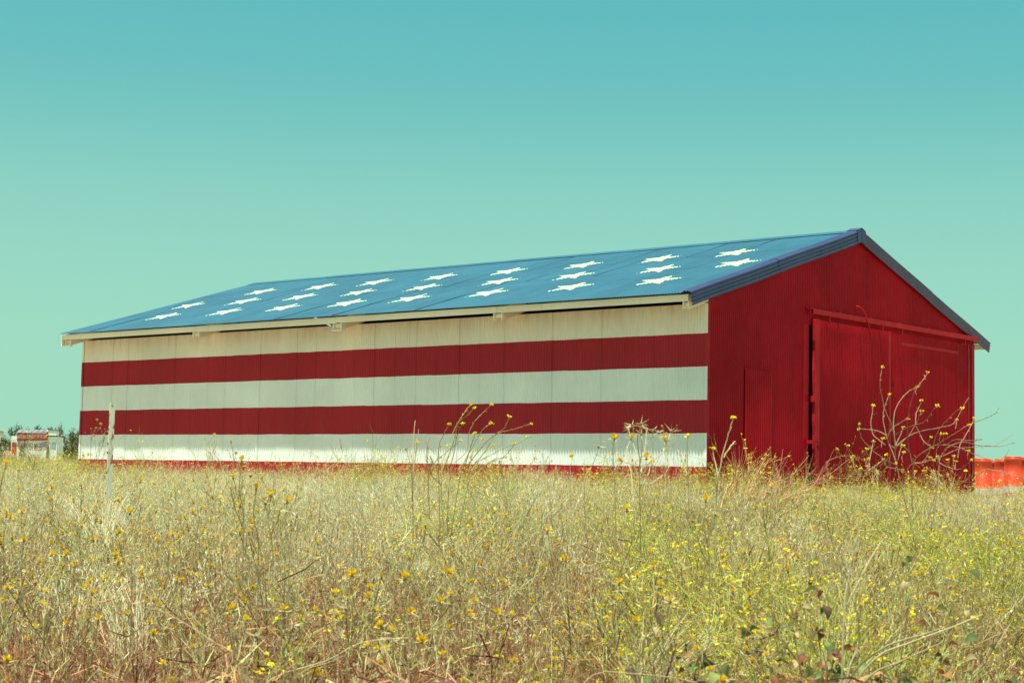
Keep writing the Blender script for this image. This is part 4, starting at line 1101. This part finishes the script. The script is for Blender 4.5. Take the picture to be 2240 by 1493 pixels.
for k in range(6):
    a = (38-27)*k_+k*.33; mb = MB(); mb.add([(a, -.22, zt(947)), (a+.315, -.22, zt(946)), (a+.36, .55, zt(938)), (a+.045, .55, zt(939)), (a, -.22, zt(947)-.02), (a+.315, -.22, zt(946)-.02), (a+.36, .55, zt(938)-.02), (a+.045, .55, zt(939)-.02)],
        [(0, 1, 2, 3), (7, 6, 5, 4), (0, 4, 5, 1), (1, 5, 6, 2), (2, 6, 7, 3), (3, 7, 4, 0)]); mb.build('roof_panel', m_kroof, kiosk)
mb = MB(); mb.box(80*k_, 98*k_, -.12, .7, zt(951), zt(941)); mb.build('roof_box', m_kw, kiosk)
mb = MB(); mb.box(79.5*k_, 99.5*k_, -.16, .74, zt(940.5), zt(939)); mb.build('roof_box_lid', m_kroof, kiosk)
ban = MB(); ban.add([(13*k_, -.06, zt(965)), (78.5*k_, -.06, zt(962)), (79.5*k_, -.06, zt(943.5)), (13*k_, -.06, zt(946)), (13*k_, -.03, zt(965)), (78.5*k_, -.03, zt(962)), (79.5*k_, -.03, zt(943.5)), (13*k_, -.03, zt(946))],
    [(0, 1, 2, 3), (7, 6, 5, 4), (4, 5, 1, 0), (5, 6, 2, 1), (6, 7, 3, 2), (7, 4, 0, 3)]); bo = ban.build('banner', m_kr, kiosk)
def lettering(body, w, h, x0, z0, mtl, par, y=-.066, rot=0.0):
    cu = bpy.data.curves.new('lettering', 'FONT'); cu.body = body; cu.size = 1; cu.offset = .012; cu.extrude = .004
    o = bpy.data.objects.new('lettering', cu); COL.objects.link(o); o.parent = par; cu.materials.append(mtl)
    bpy.context.view_layer.update(); dx, dy = max(o.dimensions.x, .01), max(o.dimensions.y, .01)
    me = bpy.data.meshes.new_from_object(o.evaluated_get(bpy.context.evaluated_depsgraph_get())); bpy.data.objects.remove(o)
    o = bpy.data.objects.new('lettering', me); COL.objects.link(o); o.parent = par
    o.rotation_euler = (math.pi/2, -rot, 0); o.scale = (w/dx, h/dy, 1); o.location = (x0, y, z0)
lettering('NATIONAL COMMUNITY OF THE YEAR', 62.5*k_, 9*k_, 14.5*k_, zt(959.5), m_kw, bo, rot=.04)
for (a, b2, c, d) in ((14, 39, 966, 978), (66, 77, 965, 977), (85, 97, 967, 981)):
    mb = MB(); mb.box(a*k_, b2*k_, -.012, -.002, zt(d), zt(c)); mb.build('grey_panel', m_kg, kiosk)
pn = MB(); pn.box(37.5*k_, 66*k_, -.02, -.0125, zt(1008), zt(965)); po = pn.build('sign_board', m_kw, kiosk)
lettering('151 MILES', 27*k_, 16*k_, 38*k_, zt(984), m_kd, po, -.026); lettering('of Trails', 24*k_, 13*k_, 39*k_, zt(1006), m_kr, po, -.026)
sb = MB(); sb.box(2*k_, 12*k_, -.03, -.015, zt(1005), zt(968)); so = sb.build('side_banner', m_kr, kiosk)
mb = MB(); mb.box(2.1*k_, 11.9*k_, -.036, -.031, zt(977), zt(968.2)); mb.build('dark_print', m_kd, so)
mb = MB(); mb.tube([(7*k_, -.034, zt(1000)), (6*k_, -.034, zt(996)), (7.2*k_, -.034, zt(992))], [.05, .07, .02], 6); mb.build('white_print', m_kw, so)
for a, t0, b0 in ((22, 965, 1004), (27, 963, 1010), (79.5, 966, 1008)):
    r_ = random.Random(a); pts = [(a*k_+r_.uniform(-.03, .03), -.07, zt(b0)+(zt(t0)-zt(b0))*i/7) for i in range(8)]
    mb = MB(); mb.tube(pts, [r_.uniform(.05, .11) for _ in range(8)], 6); mb.build('carved_post', m_kb, kiosk, True)
for a, yy in ((34, 945), (79, 942)):
    mb = MB(); mb.tube([(a*k_, -.12, zt(yy)-.05), (a*k_, -.12, zt(yy)), (a*k_, -.12, zt(yy)+.05)], [.03, .06, .03], 8); mb.build('lamp_globe', m_kw, kiosk, True)

# person standing beside the kiosk
def skinned(name, verts, edges, radii, mtl, parent, lvl=2):
    me = bpy.data.meshes.new(name); me.from_pydata(verts, edges, []); me.materials.append(mtl)
    o = link(bpy.data.objects.new(name, me), parent); md = o.modifiers.new('skin', 'SKIN'); md.use_smooth_shade = True
    for i, r in enumerate(radii): sv = me.skin_vertices[0].data[i]; sv.radius = (r, r); sv.use_root = (i == 0)
    s2 = o.modifiers.new('sub', 'SUBSURF'); s2.levels = lvl; s2.render_levels = lvl; return o
m_skin = plain('skin', (.55, .30, .20), .6, .05); m_pink = plain('pink_cloth', (.85, .40, .38), .8, .08); m_trs = plain('brown_cloth', (.34, .12, .07), .8, .1); m_hair = plain('hair_brown', (.28, .12, .06), .7, .2)
px_, py_, pz_ = place(20, 111, 0)
per = empty('person', (px_, py_, pz_), math.atan2(Rh[1], Rh[0])+.4); tag(per, 'person in a pink top and brown trousers standing left of the white kiosk', 'person')
V = [(0, 0, .95), (0, 0, 1.15), (0, 0, 1.38), (0, 0, 1.50), (0, -.01, 1.60), (0, -.01, 1.70), (-.10, 0, .88), (-.11, 0, .48), (-.11, 0, .08), (-.11, -.14, .04), (.10, 0, .88), (.12, .02, .48), (.12, .03, .08), (.12, -.12, .04),
     (-.19, 0, 1.40), (-.25, .01, 1.12), (-.24, -.05, .88), (-.24, -.07, .79), (.19, 0, 1.40), (.27, .0, 1.14), (.22, -.12, .95), (.20, -.16, .88)]
E_ = [(0, 1), (1, 2), (2, 3), (3, 4), (4, 5), (0, 6), (6, 7), (7, 8), (8, 9), (0, 10), (10, 11), (11, 12), (12, 13), (2, 14), (14, 15), (15, 16), (16, 17), (2, 18), (18, 19), (19, 20), (20, 21)]
RR = [.14, .12, .13, .05, .085, .08, .085, .055, .035, .03, .085, .055, .035, .03, .05, .04, .03, .028, .05, .04, .03, .028]
skinned('body', V, E_, RR, m_skin, per)
skinned('shirt', [(0, 0, .98), (0, 0, 1.15), (0, 0, 1.38), (-.19, 0, 1.40), (-.235, .01, 1.2), (.19, 0, 1.40), (.245, 0, 1.2)], [(0, 1), (1, 2), (2, 3), (3, 4), (2, 5), (5, 6)], [.155, .14, .15, .07, .058, .07, .058], m_pink, per)
skinned('trousers', [(0, 0, .97), (-.10, 0, .86), (-.11, 0, .48), (-.11, 0, .12), (.10, 0, .86), (.12, .02, .48), (.12, .03, .12)], [(0, 1), (1, 2), (2, 3), (0, 4), (4, 5), (5, 6)], [.15, .10, .075, .06, .10, .075, .06], m_trs, per)
skinned('hair', [(0, .03, 1.60), (0, .015, 1.70), (0, .0, 1.75)], [(0, 1), (1, 2)], [.075, .09, .06], m_hair, per)

# shrubs behind the kiosk
def shrub(px, s, h, wd, lab, seed, n=2600):
    rs = np.random.default_rng(seed); x, y, z = place(px, s, .1); root = empty('shrub', (x, y, z)); tag(root, lab, 'shrub', 'dark shrubs behind the kiosk')
    Ls, Rs, tips = branched(seed, h*.72, nmain=6, levels=2, kids=(3, 5), ang=(.3, .8), ratio=(.4, .65), r0=.045, wander=.1, rise=.03, spread=wd*.25)
    mb = MB(); 
    for l, r in zip(Ls, Rs): mb.tube(l, list(r), 4, (.22, .15, .10))
    mb.build('trunk', m_plant, root)
    cc = rs.normal(size=(26, 3))*np.array([wd*.30, wd*.26, h*.16])+np.array([0, 0, h*.52]); rad = rs.uniform(.25, .5, 26)*wd*.42
    top = rs.normal(size=(9, 3))*np.array([wd*.28, wd*.2, .12])+np.array([0, 0, h*.88]); cc = np.concatenate([cc, top]); rad = np.concatenate([rad, np.full(9, .20)])
    idx = rs.integers(0, len(cc), n); idx[:450] = rs.integers(26, 35, 450)
    dirs = rs.normal(size=(n, 3)); dirs /= np.linalg.norm(dirs, axis=1, keepdims=True)
    p = cc[idx]+dirs*rad[idx][:, None]*rs.uniform(.55, 1.1, (n, 1))*np.array([1, 1, 1.15]); p[:450, 2] += rs.uniform(-.1, .35, 450); p[:, 2] = np.abs(p[:, 2])
    a = rs.normal(size=(n, 3)); a /= np.linalg.norm(a, axis=1, keepdims=True); b_ = np.cross(a, rs.normal(size=(n, 3))); b_ /= np.linalg.norm(b_, axis=1, keepdims=True)
    sz = rs.uniform(.05, .095, (n, 1)); V = np.stack([p-a*sz, p+b_*sz*.45, p+a*sz, p-b_*sz*.45], 1).reshape(-1, 3)
    cl = np.array([(.13, .15, .05), (.20, .22, .08), (.30, .30, .12), (.18, .10, .05), (.09, .10, .04)])[rs.choice(5, n, p=[.34, .26, .14, .12, .14])]
    m2 = MB(); m2.add(V, np.arange(n*4).reshape(-1, 4).tolist(), np.repeat(cl, 4, 0)); m2.build('foliage', m_leaf, root)['kind'] = 'stuff'
for k, (px, s, h, wd, lab) in enumerate(((-25, 120, 2.5, 3.0, 'dark shrub at the left edge of the picture'), (12, 122, 2.5, 2.6, 'low dark shrub behind the person'), (62, 124, 3.5, 2.6, 'tall dark shrub with upright sprigs behind the left half of the kiosk'),
        (108, 124, 3.4, 2.4, 'dark shrub rising behind the right half of the kiosk'), (150, 121, 3.1, 2.4, 'dark shrub between the kiosk and the barn'), (185, 123, 2.9, 2.6, 'dark shrub half hidden by the end of the barn'))):
    shrub(px, s, h, wd, lab, 500+k)

# orange drums behind the right end
m_or = plain('orange_plastic', (.66, .055, .014), .38, .06, 3); m_band = plain('grey_reflective_band', (.60, .62, .58), .45, .1, 20); m_blk = plain('black_rubber', (.04, .04, .04), .8, .2)
def lathe(mb, prof, n=28):
    pts = [[(r*math.cos(2*math.pi*k/n), r*math.sin(2*math.pi*k/n), z) for k in range(n+1)] for r, z in prof]; mb.grid(pts)
def make_drum():
    d = empty('traffic_drum', (0, 0, 0))
    mb = MB(); lathe(mb, [(.0, .0), (.33, .0), (.33, .05), (.27, .07), (.25, .05)][::1]); mb.build('base_ring', m_blk, d, True)
    mb = MB(); lathe(mb, [(.245, .05), (.245, .30), (.238, .305), (.236, .34), (.232, .345), (.232, .60), (.225, .605), (.223, .64), (.218, .645), (.216, .90), (.222, .905), (.222, .955), (.20, .965), (.0, .97)]); mb.build('body', m_or, d, True)
    mb = MB(); lathe(mb, [(.247, .13), (.2475, .28)]); mb.build('band', m_band, d, True)
    mb = MB(); lathe(mb, [(.2, .966), (.205, .985), (.19, 1.0), (.0, 1.004)]); mb.build('lid', m_or, d, True)
    return d
dr = make_drum(); dk = kids(dr)
for i, (px, s, dz, lab) in enumerate(((2154, 45.0, .0, 'orange traffic drum touching the right corner of the barn'), (2180, 46.4, .0, 'orange traffic drum standing in the second row by the gap'), (2199, 46.0, .0, 'orange traffic drum between two nearer drums'),
        (2221, 45.0, .03, 'orange traffic drum in the front row near the right border'), (2254, 45.3, .02, 'orange traffic drum cut by the right border'), (2290, 46.0, .0, 'outermost orange traffic drum past the right border'))):
    if i == 0: o = dr
    else:
        o = dr.copy(); COL.objects.link(o)
        for c in dk: d = c.copy(); COL.objects.link(d); d.parent = o
    o.location = (lambda q: (q[0], q[1], q[2]+dz))(place(px, s, .0)); o.rotation_euler = (0, 0, i*.8); o.scale = (1.05, 1.05, 1.1)
    tag(o, lab, 'drum', 'orange drums behind the barn')
